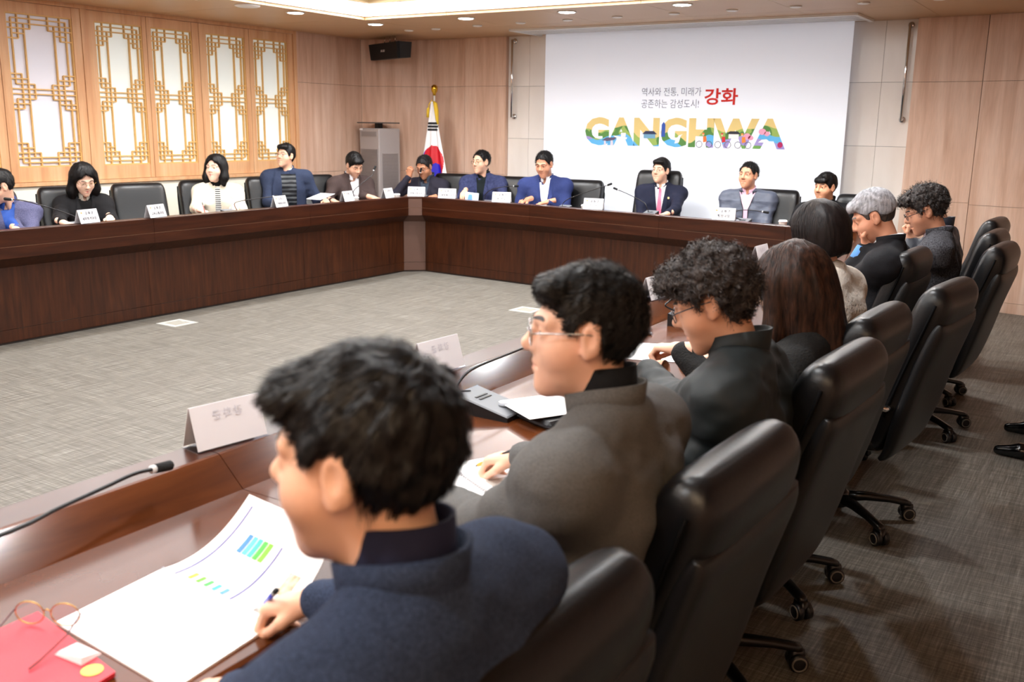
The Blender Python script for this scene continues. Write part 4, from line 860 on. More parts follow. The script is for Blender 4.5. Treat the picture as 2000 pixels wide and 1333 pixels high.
# ------------------------------------------------------------------ the people at the desks
def cloth(nm, c, c2=None, rough=.85, bump=(260, .25), sc=180): return mat('cloth_' + nm, c, rough, spec=.25, bump=bump, sheen=.0, var=(sc, c2) if c2 else None)
SHIRT_W = cloth('white_shirt', (238, 238, 242)); GOLDW = mat('gold_wire', (196, 160, 90), .25, 1.); SILVW = mat('silver_wire', (190, 190, 192), .25, 1.); BLKW = mat('black_frame', (16, 16, 18), .3)
def vw(z, d=.30, a=.060, b=.012): return b + (a - b) * max(0., min(1., 1 + z / d))
def suit(jm, sm, tie=None, d=.30, lap=.048, z0=.012):
    f = [(('shirt_front', sm, z0, -d, lambda z: -vw(z, d), lambda z: vw(z, d)), dict(off=.004))]
    for q in (1, -1):
        xo = lambda z, q=q: q * (vw(z, d) + lap * math.sin(math.pi * max(0., min(1., (z + d + .02) / (d + .04))) ** .75))
        xi = lambda z, q=q: q * (vw(z, d) - .004)
        f.append((('lapel', jm, .0, -d - .01, (xi if q < 0 else xo), (xo if q < 0 else xi)), dict(off=.010)))
    if tie: f.append((('necktie', tie, -.020, -d + .005, lambda z: -(.012 + .05 * -z), lambda z: .012 + .05 * -z), dict(off=.010, nx=4)))
    return f
HX = lambda x, y, X=-7.2: atx(x, y, X)
HY = lambda x, y, Y=8.98: aty(x, y, Y)
LD = np.array([.95, -.25, -.18]); BD = np.array([.1, -.95, -.18])
PPL = {}
# window-side desk
J = cloth('blue_tweed', (66, 66, 96), (96, 96, 124)); S = cloth('royal_shirt', (38, 74, 150), rough=.6)
PPL['blue'] = person('man in blue shirt and blue tweed jacket looking down at his desk', atx(0, 364, -7.55), -25, -98, 22, hair='short', top=J, neck=('shirt', S), front=suit(J, S, d=.34), specs=(SILVW, .021, .015, .0012), hands={'L': (HX(30, 447), LD), 'R': (HX(-45, 452), LD)}, lean=.14); PPL['blue']['collar'](J)
J = cloth('black_wool', (22, 21, 23)); 
PPL['longhair'] = person('long-haired woman in black jacket and wire glasses reading', atx(163, 351, -7.55), -22, -14, 26, 4, fem=True, sc=1.02, skin=(236, 196, 172), hair='longblack', top=J, neck=('shirt', mat('check_collar', (214, 204, 190), .8, var=(300, (120, 112, 100)))), front=suit(J, cloth('black_top', (12, 12, 13)), d=.32, lap=.04), specs=(GOLDW, .021, .016, .0010), hands={'R': (HX(122, 434), LD + [.0, .35, 0]), 'L': (HX(214, 424), LD + [0, -.3, 0])}, lean=.16); PPL['longhair']['collar'](J)
J = cloth('cream_knit', (238, 230, 212), (228, 218, 198), bump=(140, .5)); BK = cloth('black_knit', (16, 16, 17), bump=(200, .5))
def stripes():
    m = bpy.data.materials.new('striped_jersey'); m.use_nodes = True; nt = m.node_tree; b = nt.nodes['Principled BSDF']; g = nt.nodes.new('ShaderNodeNewGeometry'); s = nt.nodes.new('ShaderNodeSeparateXYZ'); nt.links.new(g.outputs['Position'], s.inputs[0])
    a = nt.nodes.new('ShaderNodeMath'); a.operation = 'MULTIPLY'; a.inputs[1].default_value = 50.; nt.links.new(s.outputs['Z'], a.inputs[0]); f = nt.nodes.new('ShaderNodeMath'); f.operation = 'FRACT'; nt.links.new(a.outputs[0], f.inputs[0]); c = nt.nodes.new('ShaderNodeMath'); c.operation = 'GREATER_THAN'; c.inputs[1].default_value = .5; nt.links.new(f.outputs[0], c.inputs[0])
    mx = nt.nodes.new('ShaderNodeMixRGB'); mx.inputs[1].default_value = (.8, .8, .78, 1); mx.inputs[2].default_value = (.012, .012, .014, 1); nt.links.new(c.outputs[0], mx.inputs[0]); nt.links.new(mx.outputs[0], b.inputs['Base Color']); b.inputs['Roughness'].default_value = .8; return m
PPL['cream'] = person('woman in cream jacket over striped top with black turtleneck', atx(421, 330, -7.7), -40, -70, -4, 0, fem=True, sc=1.03, skin=(238, 198, 176), hair='shoulder', top=J, bulk=1.06, neck=('turtle', BK), front=[(('striped_front', stripes(), -.02, -.42, lambda z: -.022 - .02 * -z, lambda z: .022 + .02 * -z), dict(off=.004)), (('hem_band', J, -.0, -.42, lambda z: .024 + .02 * -z, lambda z: .034 + .02 * -z), dict(off=.009)), (('hem_band', J, -.0, -.42, lambda z: -.034 - .02 * -z, lambda z: -.024 - .02 * -z), dict(off=.009))],
                      hands={'R': (HX(388, 410, -7.45), LD + [0, .3, 0], 'pen'), 'L': (HX(458, 402, -7.35), LD + [0, -.5, 0])}, lean=.10)
J = cloth('navy_wool', (38, 46, 68), (50, 60, 84)); GS = cloth('grey_shirt', (202, 206, 218)); VEST = mat('black_quilt', (26, 32, 38), .42, spec=.5)
PPL['vest'] = person('man in navy jacket over black padded vest looking up', atx(558, 305, -7.7), -35, -84, -8, 0, hair='parted', skin=(228, 178, 150), top=J, bulk=1.06, neck=('shirt', GS), front=[(('padded_vest', VEST, -.03, -.50, lambda z: -.085 + .06 * (z + .03) * -1 * 0, lambda z: .085), dict(off=.002, puff=.012, nz=60, nx=10))] + [(('lapel', J, .0, -.50, (lambda z: .078 - .0 * z) if q > 0 else (lambda z: -.13 - .05 * math.sin(math.pi * max(0, min(1, -z / .5)))), (lambda z: .13 + .05 * math.sin(math.pi * max(0, min(1, -z / .5)))) if q > 0 else (lambda z: -.078)), dict(off=.018)) for q in (1, -1)],
                     specs=(BLKW, .022, .015, .0012), hands={'R': (HX(548, 402, -7.5), LD + [0, .2, 0], 'pen'), 'L': (HX(636, 391, -7.3), LD + [0, -.6, 0])}, lean=.08, sw=.20); PPL['vest']['collar'](J)
J = cloth('brown_wool', (62, 50, 48), (74, 60, 58))
PPL['brownsuit'] = person('man in brown suit and open white shirt bowed over his papers', atx(692, 322, -7.5), -22, -16, 34, 6, sc=1.06, hair='parted', skin=(228, 180, 152), top=J, neck=('shirt', SHIRT_W), front=suit(J, SHIRT_W, d=.36), hands={'R': (HX(650, 392, -7.4), LD), 'L': (HX(728, 386), LD + [0, .35, 0], 'pen')}, lean=.20, sw=.20); PPL['brownsuit']['collar'](J)
# screen-side desk
J = cloth('charcoal', (44, 42, 54)); Z = cloth('slate_zip', (62, 72, 86))
hc = aty(829, 326, 9.28)
PPL['glasses'] = person('man in charcoal suit lifting his glasses to his eyes', hc, -76, -84, 26, 0, sc=1.06, hair='receding', skin=(196, 138, 106), hcol=('greyblack', (26, 25, 26)), top=J, neck=('stand', Z), front=suit(J, Z, d=.34), specs=(SILVW, .023, .016, .0014), hands={'R': (aty(799, 345, 9.13), np.array([.25, -.1, .95]), 'fist', np.array([.3, -.9, 0.])), 'L': (HY(842, 386, 9.0), BD + [-.5, 0, 0])}, lean=.16, pole={'R': (-.6, -.2, -.9)}); PPL['glasses']['collar'](J)
J = cloth('navy_check', (40, 46, 80), (58, 64, 100), sc=40); TN = cloth('black_roll', (18, 26, 28), bump=(200, .5))
PPL['turtle'] = person('man in navy checked jacket and black turtleneck with glasses', aty(940, 317, 9.35), -72, -100, 2, 0, sc=1.06, hair='receding', top=J, neck=('turtle', TN), front=suit(J, TN, d=.40), specs=(GOLDW, .022, .016, .0011), hands={'R': (HY(908, 374), BD + [.35, 0, -.1]), 'L': (HY(980, 398), BD + [-.4, 0, 0])}, lean=.14, sw=.20); PPL['turtle']['collar'](J)
J = cloth('bright_navy', (38, 50, 98), (50, 62, 112))
PPL['navy'] = person('man in bright navy jacket and white shirt writing with a pen', aty(1063, 321, 9.15), -66, -84, 20, 0, sc=1.09, hair='receding', skin=(206, 148, 118), top=J, neck=('shirt', SHIRT_W), front=suit(J, SHIRT_W, d=.40), hands={'R': (HY(1030, 390), BD + [-.3, 0, 0], 'pen'), 'L': (HY(1072, 394), BD + [-.7, .4, 0])}, lean=.18, sw=.205); PPL['navy']['collar'](J)
J = cloth('midnight', (28, 31, 50)); PINK = mat('pink_tie', (240, 112, 142), .5, bump=(200, .1))
PPL['tie'] = person('man in midnight suit with pink tie and lapel badge', aty(1291, 334, 9.38), -74, -98, -3, 0, sc=1.0, hair='parted', top=J, neck=('shirt', SHIRT_W), front=suit(J, SHIRT_W, PINK, d=.36), hands={'L': (HY(1304, 417), BD + [-.4, 0, 0], 'fist')}, specs=(SILVW, .021, .014, .0008), lean=.04, sw=.20); PPL['tie']['collar'](J)
PPL['tie']['patch']('badge', mat('badge_gold', (214, 190, 130), .3, .6), -.105, -.125, lambda z: -.104, lambda z: -.086, nz=3, nx=3, off=.016)
J = mat('grey_quilted', (84, 90, 106), .5, spec=.4, bump=(26, .5, (1, 1, 4))); PK = cloth('pink_shirt', (226, 188, 210))
PPL['quilt'] = person('man in grey quilted jacket over pink shirt', aty(1462, 343, 9.25), -82, -100, -2, 0, sc=1.02, hair='receding', skin=(214, 156, 124), top=J, bulk=1.02, quilt=.085, res=.008, neck=('shirt', PK), front=[(('shirt_front', PK, .0, -.44, lambda z: -.020 - .055 * max(0, 1 + z / .16), lambda z: .020 + .055 * max(0, 1 + z / .16)), dict(off=.004)), (('zip_tape', mat('zip_black', (28, 28, 32), .5), -.04, -.44, lambda z: -.028 - .055 * max(0, 1 + z / .16), lambda z: -.020 - .055 * max(0, 1 + z / .16)), dict(off=.009, nx=3)), (('zip_tape', MATS['zip_black'], -.04, -.44, lambda z: .020 + .055 * max(0, 1 + z / .16), lambda z: .028 + .055 * max(0, 1 + z / .16)), dict(off=.009, nx=3))], lean=.04, sw=.205)
PPL['quilt']['band']('stand_collar', cloth('dark_collar', (48, 50, 58)), -.034, .080, .086, .050, flare=.014, gap=.62, th=.008)
J = cloth('black_sweater', (18, 18, 20), bump=(160, .5))
PPL['sweater'] = person('man in black sweater and turned-up collar with a dark fringe', aty(1612, 366, 8.95), -90, -112, 4, 0, sc=1.03, hair='bangs', skin=(214, 158, 124), top=J, bulk=1.04, neck=('stand', J), hands={'L': (aty(1600, 455, 8.7), BD), 'R': (aty(1520, 450, 8.7), BD)}, lean=.18, sw=.20)
# camera-side desk
J = mat('cloth_navy_tweed', (28, 36, 56), .9, spec=.2, var=(300, (52, 64, 88)), bump=(300, .5)); NV = cloth('navy_roll', (22, 24, 48))
PPL['near'] = person('man in navy tweed coat holding up a booklet page', atd(712, 893, 1.05), 182, 197, 4, 0, sc=.97, hair='textured', near=True, skin=(230, 182, 154), hcol=('black', (13, 11, 11)), top=J, bulk=1.04, res=.008, neck=('turtle', NV), hands={'L': (atz(470, 1345, .845), np.array([-.86, -.18, -.34]), 'flat'), 'R': (atz(612, 1172, .86), np.array([-.86, -.1, -.30]), 'pen')}, lean=-.10, sw=.20, width_off=.02, pole={'L': (.2, -.6, -.8), 'R': (.2, .5, -.9)})
PPL['near']['collar'](J)
J = mat('cloth_grey_wool', (84, 83, 82), .92, spec=.15, var=(300, (98, 97, 96)), bump=(280, .35)); BT = cloth('black_roll2', (14, 14, 16), bump=(240, .4))
PPL['grey'] = person('man in grey blazer and black turtleneck with clear glasses', atd(1142, 650, 1.70), 184, 213, 0, 0, sc=.94, hair='spiky', near=True, skin=(232, 184, 158), hcol=('blackgrey', (13, 12, 12), (42, 40, 39)), top=J, bulk=1.06, res=.008, neck=('turtle', BT), specs=(SILVW, .021, .018, .0013), hands={'R': (atz(1015, 892, .86), np.array([-.90, .05, -.25]), 'pen'), 'L': (atz(880, 985, .85), np.array([-.95, .2, -.1]))}, lean=-.12, sw=.21, pole={'L': (.1, -.55, -.9), 'R': (.2, .5, -.9)})
PPL['grey']['collar'](J, .8)
J = mat('cloth_dark_green', (22, 28, 29), .62, spec=.35, bump=(18, .35)); 
PPL['curly'] = person('curly-haired man in dark zip jacket bowed over his notes', atd(1392, 590, 2.40), 186, 196, 24, 0, sc=.96, hair='curly', near=True, skin=(214, 160, 130), hcol=('curlybrown', (26, 20, 19), (76, 67, 63)), top=J, bulk=1.08, res=.008, neck=('stand', J), specs=(mat('grey_frame', (70, 72, 78), .3, .6), .022, .016, .0014), hands={'L': (atz(1262, 722, .97), np.array([-.95, .1, -.25])), 'R': ((-1.18, 2.66, .85), np.array([-.95, .1, -.15]))}, lean=-.12, sw=.205, fold=.010, pole={'L': (.2, -.5, -.9), 'R': (.2, .5, -.9)})
J = mat('cloth_sparkle_knit', (10, 10, 10), .8, spec=.3, bump=(150, .8), var=(700, (34, 33, 32)))
PPL['brown'] = person('brown-haired woman in black sparkly cardigan leaning over her papers', atd(1544, 562, 3.10), 180, 186, 14, 0, fem=True, sc=1.04, hair='longbrown', near=True, skin=(236, 192, 166), hcol=('darkbrown', (22, 14, 11), (72, 44, 30)), top=J, bulk=1.04, res=.009, neck=('round', J), hands={'L': (atz(1326, 680, .91), np.array([-.95, .15, -.12]), 'pen'), 'R': ((-1.18, 3.28, .85), np.array([-.95, .1, -.1]))}, lean=-.02, pole={'L': (.0, .1, -1.), 'R': (.2, .5, -.9)})
J = mat('cloth_white_knit', (232, 226, 216), .85, spec=.2, bump=(70, 1.0), var=(150, (218, 210, 200)))
PPL['white'] = person('woman with dark bob in white knitted sweater', atd(1595, 462, 4.16), 172, 166, 14, 0, fem=True, sc=1.04, hair='bob', near=True, skin=(230, 184, 156), hcol=('deepbrown', (17, 12, 12), (36, 25, 23)), top=J, bulk=1.08, res=.009, neck=('round', J), lean=.02, fold=.004)
J = mat('cloth_black_coat', (18, 18, 23), .8, spec=.3, bump=(260, .3)); hc = atd(1706, 424, 4.82); BL = cloth('blue_cuff', (104, 160, 226))
PPL['silver'] = person('silver-haired man in black coat resting his face on his fist', hc, 186, 197, 26, 0, sc=1.0, hair='silver', near=True, skin=(222, 160, 130), under=('cropgrey', (52, 48, 47), (92, 84, 80)), hcol=('silver', (140, 140, 145), (220, 220, 226)), top=J, bulk=1.05, res=.009, neck=('shirt', SHIRT_W), hands={'L': (atd(1692, 480, 4.84), np.array([-.22, .05, .97]), 'fist', np.array([-.9, .3, -.2])), 'R': ((-1.45, 5.36, .85), np.array([-.9, 0, -.2]))}, lean=-.10, sw=.20, pole={'L': (-.1, -.5, -.9), 'R': (.2, .5, -.9)})
PPL['silver']['collar'](J, .9)
p_ = PPL['silver']; a_ = p_['W']['L']; b_ = p_['E']['L']; u_ = (b_ - a_) / np.linalg.norm(b_ - a_)
put('shirt_cuff', MB().tube([a_ + u_ * .015 - p_['loc'], a_ + u_ * .04 - p_['loc'], a_ + u_ * .10 - p_['loc']], [.040, .042, .044], 18).mesh('shirt_cuff', BL, True), p_['root'])
J = mat('cloth_grey_tweed', (92, 92, 97), .95, spec=.1, var=(130, (48, 48, 52)), bump=(120, .8)); ST = mat('pale_stripe_shirt', (214, 206, 216), .7, var=(220, (150, 140, 160), (1, 1, .05)))
PPL['tweed'] = person('man with wavy hair in grey tweed jacket and black glasses reading', atd(1806, 412, 5.36), 186, 200, 24, 0, sc=1.0, hair='curlyfar', near=True, skin=(222, 164, 134), hcol=('wavy', (28, 24, 23), (72, 66, 64)), top=J, bulk=1.05, res=.010, neck=('shirt', ST), specs=(BLKW, .022, .015, .0015), lean=-.04, sw=.20, hands={'L': (atz(1690, 520, .86), np.array([-.9, 0, -.2]))})
PPL['tweed']['collar'](J, .8)
J = mat('cloth_padded', (38, 42, 52), .5, spec=.4)
PPL['padded'] = person('person in dark padded jacket hidden behind the man in grey tweed', atd(1818, 402, 6.15), 184, 190, 20, 0, sc=1.0, hair='short', skin=(220, 164, 134), top=J, bulk=1.12, res=.012, quilt=.08, neck=('stand', J), hands={'L': (atd(1782, 468, 6.05), np.array([-.5, .1, .8]), 'fist', np.array([-.8, .3, -.3]))}, lean=-.02, sw=.20)
J = cloth('black_suit', (18, 18, 20))
PPL['stand'] = person('standing man in black suit and polished black shoes beside the office chairs', (-.02, 5.68, 1.58), 180, 180, 0, 0, hair='short', top=J, res=.016, neck=('shirt', SHIRT_W), stand={'R': (-.215, 5.91), 'L': (-.215, 5.44)}, lean=.0)
# ------------------------------------------------------------------ things on the desks
CARD = mat('name_card', (226, 224, 228), .5); INKB = mat('card_ink', (20, 19, 22), .7); INKF = mat('card_showthrough', (206, 204, 212), .6); ACR = glassy('acrylic', (244, 246, 252), .16); ORANGE = mat('emblem_orange', (226, 150, 70), .6)
def nameplate(P, az, l2, label, w=.20, h=.108, l1='강 화 군', faint=False):
    """az: azimuth the lettered face looks to"""
    t = thing('name_plate', label, 'name plate', P, math.radians(az + 90), 'name plates on the desk ledges'); d = .034
    for q, nm in ((-1, 'front_card'), (1, 'back_card')):
        part(nm, MB().loft([[(-w / 2, q * d, .004), (w / 2, q * d, .004), (w / 2, q * d - q * .0012, .004), (-w / 2, q * d - q * .0012, .004)], [(-w / 2, q * .002, h), (w / 2, q * .002, h), (w / 2, q * .0008, h), (-w / 2, q * .0008, h)]]), CARD, t)
    part('clear_holder', MB().box((-w / 2 - .002, -d - .004, 0), (w / 2 + .002, d + .004, .003)), ACR, t)
    sl = math.atan2(d - .002, h - .004)
    def letters(body, z, size, m, q, nm):
        me = textmesh(body, size, .0006); me.materials.clear(); me.materials.append(m); f = 1 - z / h
        o = put(nm, me, t, (.012 if '화' in body and q < 0 else 0, q * (.002 + (d - .002) * f + .0016), z)); o.rotation_euler = (math.pi / 2 - sl, 0, 0) if q < 0 else (math.pi / 2 + sl, 0, 0)
        if q > 0: o.rotation_euler = (math.pi / 2 + sl, 0, 0)
    letters(l1, .078, .026, INKB, -1, 'lettering')
    if l2: letters(l2, .036, .030 if len(l2) < 6 else .027, INKB, -1, 'lettering')
    if faint: letters(l1, .078, .026, INKF, 1, 'show_through')
    part('emblem', MB().add([(-.075, -.0125, .072), (-.058, -.0125, .072), (-.058, -.0090, .088), (-.067, -.0080, .092), (-.075, -.0090, .088)], [(0, 1, 2, 3, 4)]), ORANGE, t)
lx = -6.875
def LP(px): return lambda: None
for (px, py, l2, lab) in ((171, 436, '세무회계과장', 'white name plate before the long-haired woman'), (304, 423, '교육교통과장', 'white name plate before the empty chair'), (546, 404, '기획예산과장', 'white name plate before the man in padded vest'), (678, 393, '', 'white name plate before the man in brown suit'), (757, 385, '', 'white name plate beside the paper cup near the desk corner')):
    p = atx(px, py, lx); nameplate((lx, p[1], .86), 12, l2, lab)
def ledge_y(x):
    for a, b in zip(pth[6:10], pth[7:11]):
        if a[0] <= x <= b[0]: return a[1] + (b[1] - a[1]) * (x - a[0]) / (b[0] - a[0])
    return 8.6
for (px, l2, lab) in ((813, '경제산업국장', 'white name plate on the corner post before the man lifting his glasses'), (874, '문화복지국장', 'white name plate before the man with black turtleneck'), (980, '부 군 수', 'white name plate before the man in bright navy jacket'), (1160, '군     수', 'white name plate beside a paper cup, before the man with pink tie'), (1416, '행정국장', 'white name plate before the man in grey quilted jacket')):
    p = aty(px, 395, 8.6); y = ledge_y(p[0]) + .05; p = aty(px, 395, y); nameplate((p[0], y if px > 820 else 8.66, .86), -70 if px < 1000 else -80, l2, lab)
for (px, py, az, lab) in ((462, 868, 172, 'white name plate turned to the open floor, beside the open booklet'), (842, 722, 176, 'white name plate turned to the open floor, beside the black binder'), (1275, 582, 178, 'white name plate turned to the open floor, beside the curly-haired man'), (1470, 512, 178, 'white name plate turned to the open floor, beside the brown-haired woman'), (1525, 475, 180, 'white name plate turned to the open floor, beside the woman with the dark bob')):
    p = atz(px, py, .86); nameplate((-1.852, p[1], .86), az, '', lab, faint=True)
MICG = mat('mic_grey', (112, 116, 122), .45); RINGW = mat('mic_ring', (210, 212, 214), .3)
def mic(base, rz, stalk, label, full=True):
    """desk microphone: wedge base on the worktop, gooseneck through the stalk points, capsule at the end"""
    t = thing('gooseneck_microphone', label, 'microphone', base, rz, 'gooseneck microphones on the desks'); Rz = rotz(-rz); L = [Rz @ (np.asarray(p) - np.asarray(base)) for p in stalk]
    part('base', MB().loft([[(-.065, -.10, 0), (.065, -.10, 0), (.065, .10, 0), (-.065, .10, 0)], [(-.065, -.10, .014), (.065, -.10, .014), (.065, .10, .056), (-.065, .10, .056)]]), BLACKP, t)
    part('top_plate', MB().loft([[(-.064, -.099, .0145), (.064, -.099, .0145), (.064, .099, .0565), (-.064, .099, .0565)], [(-.060, -.095, .0185), (.060, -.095, .0185), (.060, .095, .0595), (-.060, .095, .0595)]]), MICG, t)
    part('talk_button', MB().lathe([(.017, .030), (.017, .0335), (.012, .036)], (0, -.045, 0), 18), mat('button_grey', (120, 124, 130), .3), t, True)
    part('speaker_slots', MB().box((-.03, .02, .043), (.03, .028, .0465)).box((-.03, .035, .046), (.03, .043, .0495)), BLACKP, t)
    part('stalk', MB().tube([tuple(p) for p in spine(L, 24)], .0042, 8), BLACKP, t, True)
    a, b = L[-2], L[-1]; u = (b - a) / np.linalg.norm(b - a)
    part('capsule', MB().tube([b, b + u * .006, b + u * .05, b + u * .055], [.007, .0105, .0115, .008], 12), mat('foam_black', (12, 12, 13), .9, bump=(300, .8)), t, True); part('ring', MB().tube([b - u * .006, b + u * .002], .0095, 12), RINGW, t, True)
def stalkpx(base, pts, f): return [np.asarray(base) + [0, 0, .05]] + [f(x, y) for x, y in pts]
def lmic(px, py, pts, lab, X=-7.12):
    p = atx(px, py, X); b = np.array([X, p[1], WT]); mic(tuple(b), math.radians(90), stalkpx(b + [.06, 0, 0], pts, lambda x, y: atx(x, y, X + .12)), lab)
lmic(160, 440, [(150, 425), (110, 410), (50, 393), (22, 390)], 'microphone bent towards the man in blue shirt')
lmic(455, 408, [(458, 398), (475, 392), (510, 387), (534, 384)], 'microphone before the woman in cream jacket')
lmic(688, 390, [(690, 375), (705, 360), (726, 343), (730, 333)], 'microphone before the man in brown suit')
def bmic(px, pts, lab, Y=8.86):
    p = aty(px, 400, Y); b = np.array([p[0], Y, WT]); mic(tuple(b), math.radians(0), stalkpx(b + [0, -.0, 0], pts, lambda x, y: aty(x, y, Y - .08)), lab)
bmic(818, [(818, 372), (818, 352), (821, 337)], 'microphone before the man lifting his glasses', 9.0)
bmic(945, [(948, 380), (962, 370), (985, 365), (1004, 364)], 'microphone before the man with black turtleneck')
bmic(1098, [(1100, 397), (1112, 388), (1150, 374), (1186, 362)], 'microphone before the man in bright navy jacket')
bmic(1268, [(1264, 408), (1258, 396), (1230, 381), (1207, 371)], 'microphone before the man with the pink tie')
bmic(1450, [(1436, 424), (1440, 412), (1470, 411), (1490, 414)], 'microphone before the man in grey quilted jacket', 8.65)
def rmic(px, py, pts, lab, X=-1.58, f=None):
    b = atz(px, py, WT); b[0] = X; mic(tuple(b), math.radians(90), stalkpx(b + [-.08, 0, .005], pts, f or (lambda x, y: atx(x, y, X - .10))), lab)
rmic(930, 800, [(893, 762), (900, 742), (925, 720), (980, 697), (1030, 677)], 'grey microphone between the man in navy coat and the man in grey blazer')
rmic(1298, 630, [(1300, 598), (1308, 588), (1320, 578)], 'grey microphone before the curly-haired man')
b_ = np.array([-1.55, .44, WT]); mic(tuple(b_), math.radians(90), [b_ + [-.06, 0, .05], b_ + [-.10, .03, .12], atx(0, 1047, -1.66), atx(110, 995, -1.67), atx(205, 952, -1.68), atx(262, 926, -1.69), atx(300, 917, -1.70)], 'microphone with long neck lying over the ledge by the open booklet')
rmic(1660, 528, [(1655, 500), (1650, 470), (1648, 455)], 'microphone between the woman with the dark bob and the silver-haired man')
def cup(P, lab):
    t = thing('paper_cup', lab, 'cup', P, 0, 'white paper cups'); part('cup_body', MB().lathe([(.027, 0), (.036, .082), (.037, .084)], n=20), mat('cup_white', (240, 238, 234), .6), t, True); part('lid', MB().lathe([(.039, .083), (.040, .089), (.036, .091), (.034, .100), (.02, .101)], n=20), WHITE, t, True)
for (px, py, X, lab) in ((694, 388, -7.04, 'white paper cup before the man in brown suit'), (775, 383, -7.02, 'white paper cup at the desk corner')):
    p = atx(px, py, X); cup((X, p[1], WT), lab)
for (px, Y, lab) in ((1142, 8.68, 'white paper cup half behind a name plate'), (1531, 8.36, 'white paper cup beside the woman with the dark bob')):
    p = aty(px, 410, Y); cup((p[0], Y, WT), lab)
PAPER = mat('paper_white', (246, 246, 248), .6)
def sheet(corners, label, name='paper_sheet', th=.0012, group='loose papers', lift=0.):
    c = np.mean(corners, 0); mb = MB(); q = [np.asarray(p) - c for p in corners]
    mb.loft([[tuple(p) for p in q], [tuple(p + [0, 0, th]) for p in q]]); return put(name, mb.mesh(name, PAPER), None, tuple(c), None, None, label, 'paper', group)
ZP = WT + .001
def rect(c, az, w, l, z=ZP):
    u = np.array([math.cos(math.radians(az)), math.sin(math.radians(az)), 0]); v = np.array([-u[1], u[0], 0]); c = np.array([c[0], c[1], z]); return [c - u * l / 2 - v * w / 2, c + u * l / 2 - v * w / 2, c + u * l / 2 + v * w / 2, c - u * l / 2 + v * w / 2]
for (px, py, X, az, lab) in ((420, 412, -7.20, 20, 'white paper under the hands of the woman in cream jacket'), (590, 396, -7.20, -10, 'white papers before the man in padded vest'), (690, 392, -7.25, 0, 'white paper before the man in brown suit'), (160, 437, -7.2, 0, 'white paper before the long-haired woman')):
    p = atx(px, py, X); sheet(rect((X, p[1]), az, .21, .297), lab)
for (px, Y, az, lab) in ((1040, 8.95, 80, 'white paper under the pen of the man in bright navy jacket'), (860, 9.1, 90, 'white paper before the man lifting his glasses')):
    p = aty(px, 400, Y); sheet(rect((p[0], Y), az, .21, .297), lab)
# lifted page of the man in padded vest
p = atx(625, 385, -7.15); sheet([p + [-.1, -.10, -.02], p + [.1, -.10, -.02], p + [.1, .12, .03], p + [-.1, .12, .03]], 'white page lifted by the man in padded vest')
# blue-and-white booklet stood up before the man with turtleneck
p = aty(920, 392, 8.80); t = thing('booklet', 'blue and white booklet stood up before the man with black turtleneck', 'booklet', (p[0], 8.80, WT), math.radians(8)); part('cover', MB().loft([[(-.08, 0, 0), (.08, 0, 0), (.08, .006, 0), (-.08, .006, 0)], [(-.08, .03, .145), (.08, .03, .135), (.08, .036, .135), (-.08, .036, .145)]]), mat('booklet_pale_blue', (206, 222, 244), .5), t); part('print', MB().add([(-.05, .009, .06), (.01, .009, .06), (.0, .02, .12), (-.04, .02, .12)], [(0, 1, 2, 3)]), mat('print_blue', (96, 150, 220), .5), t)
# open spiral booklet of the man in navy coat
A, B = atz(315, 1112, WT + .006), atz(530, 1222, WT + .006); LA, LB = atz(108, 1216, WT + .004), atz(335, 1350, WT + .004); RA, RB = atz(487, 966, WT + .115), atz(655, 1040, WT + .115)
root = A * .5 + B * .5; bk_ = thing('open_booklet', 'open spiral-bound booklet with coloured bar charts, one page lifted', 'booklet', tuple(root)); bk_['label'] = 'open spiral-bound booklet with coloured bar charts, one page lifted'
part('left_page', MB().loft([[tuple(x - root - [0, 0, .005]) for x in (LA, A, B, LB)], [tuple(x - root) for x in (LA, A, B, LB)]]), PAPER, bk_)
def page(u, v, off=0.):   # u along the spine, v out from it
    s = A + (B - A) * u; e = RA + (RB - RA) * u; p = s + (e - s) * v; fl_ = s + (e - s) * v; z = s[2] + (e[2] - s[2]) * (v ** 2.2); q = np.array([p[0], p[1], z + off]); return q - root
def pagepatch(name, u0, u1, v0, v1, m, off=.0012, n=12):
    nu = max(2, int(n * (u1 - u0)) + 2); nv = max(2, int(16 * (v1 - v0)) + 2); V = [page(u, v, off) for u in np.linspace(u0, u1, nu) for v in np.linspace(v0, v1, nv)]; return put(name, qmesh(name, V, gridq(nu, nv), m), bk_)
pagepatch('right_page', 0, 1, 0, 1, PAPER, 0.); pagepatch('right_page_underside', 0, 1, 0, 1, PAPER, -.002)
INK2 = mat('print_indigo', (84, 84, 150), .6)
pagepatch('rule_line', .10, .115, .03, .93, INK2); pagepatch('rule_line', .60, .615, .05, .75, INK2)
for k, c in enumerate(((70, 130, 214), (90, 200, 230), (70, 200, 170), (80, 190, 70), (120, 200, 50))): pagepatch('chart_bar', .26 + k * .055, .305 + k * .055, .56, .74, mat('bar_%d' % k, c, .6))
for k, c in enumerate(((240, 190, 60), (110, 190, 60), (80, 180, 90), (70, 190, 220), (90, 150, 220))): pagepatch('chart_bar', .20 + k * .075, .235 + k * .075, .06, .17, mat('bar2_%d' % k, c, .6))
pagepatch('photo_print', .80, .93, .06, .30, mat('photo_print', (120, 110, 104), .5, var=(60, (210, 206, 200)))); pagepatch('photo_print', .80, .90, .36, .60, mat('photo_print2', (170, 130, 90), .5, var=(60, (220, 210, 190))))
mb = MB()
for k in range(34):
    c = A + (B - A) * (k + .5) / 34 - root; ax_ = (LA - A) / np.linalg.norm(LA - A); mb.tube([c + ax_ * .005 * math.cos(q) + np.array([0, 0, .005 * math.sin(q)]) for q in np.linspace(0, 2 * math.pi, 9)], .0008, 4)
part('spiral_binding', mb, mat('wire_grey', (170, 172, 180), .3, .8), bk_)
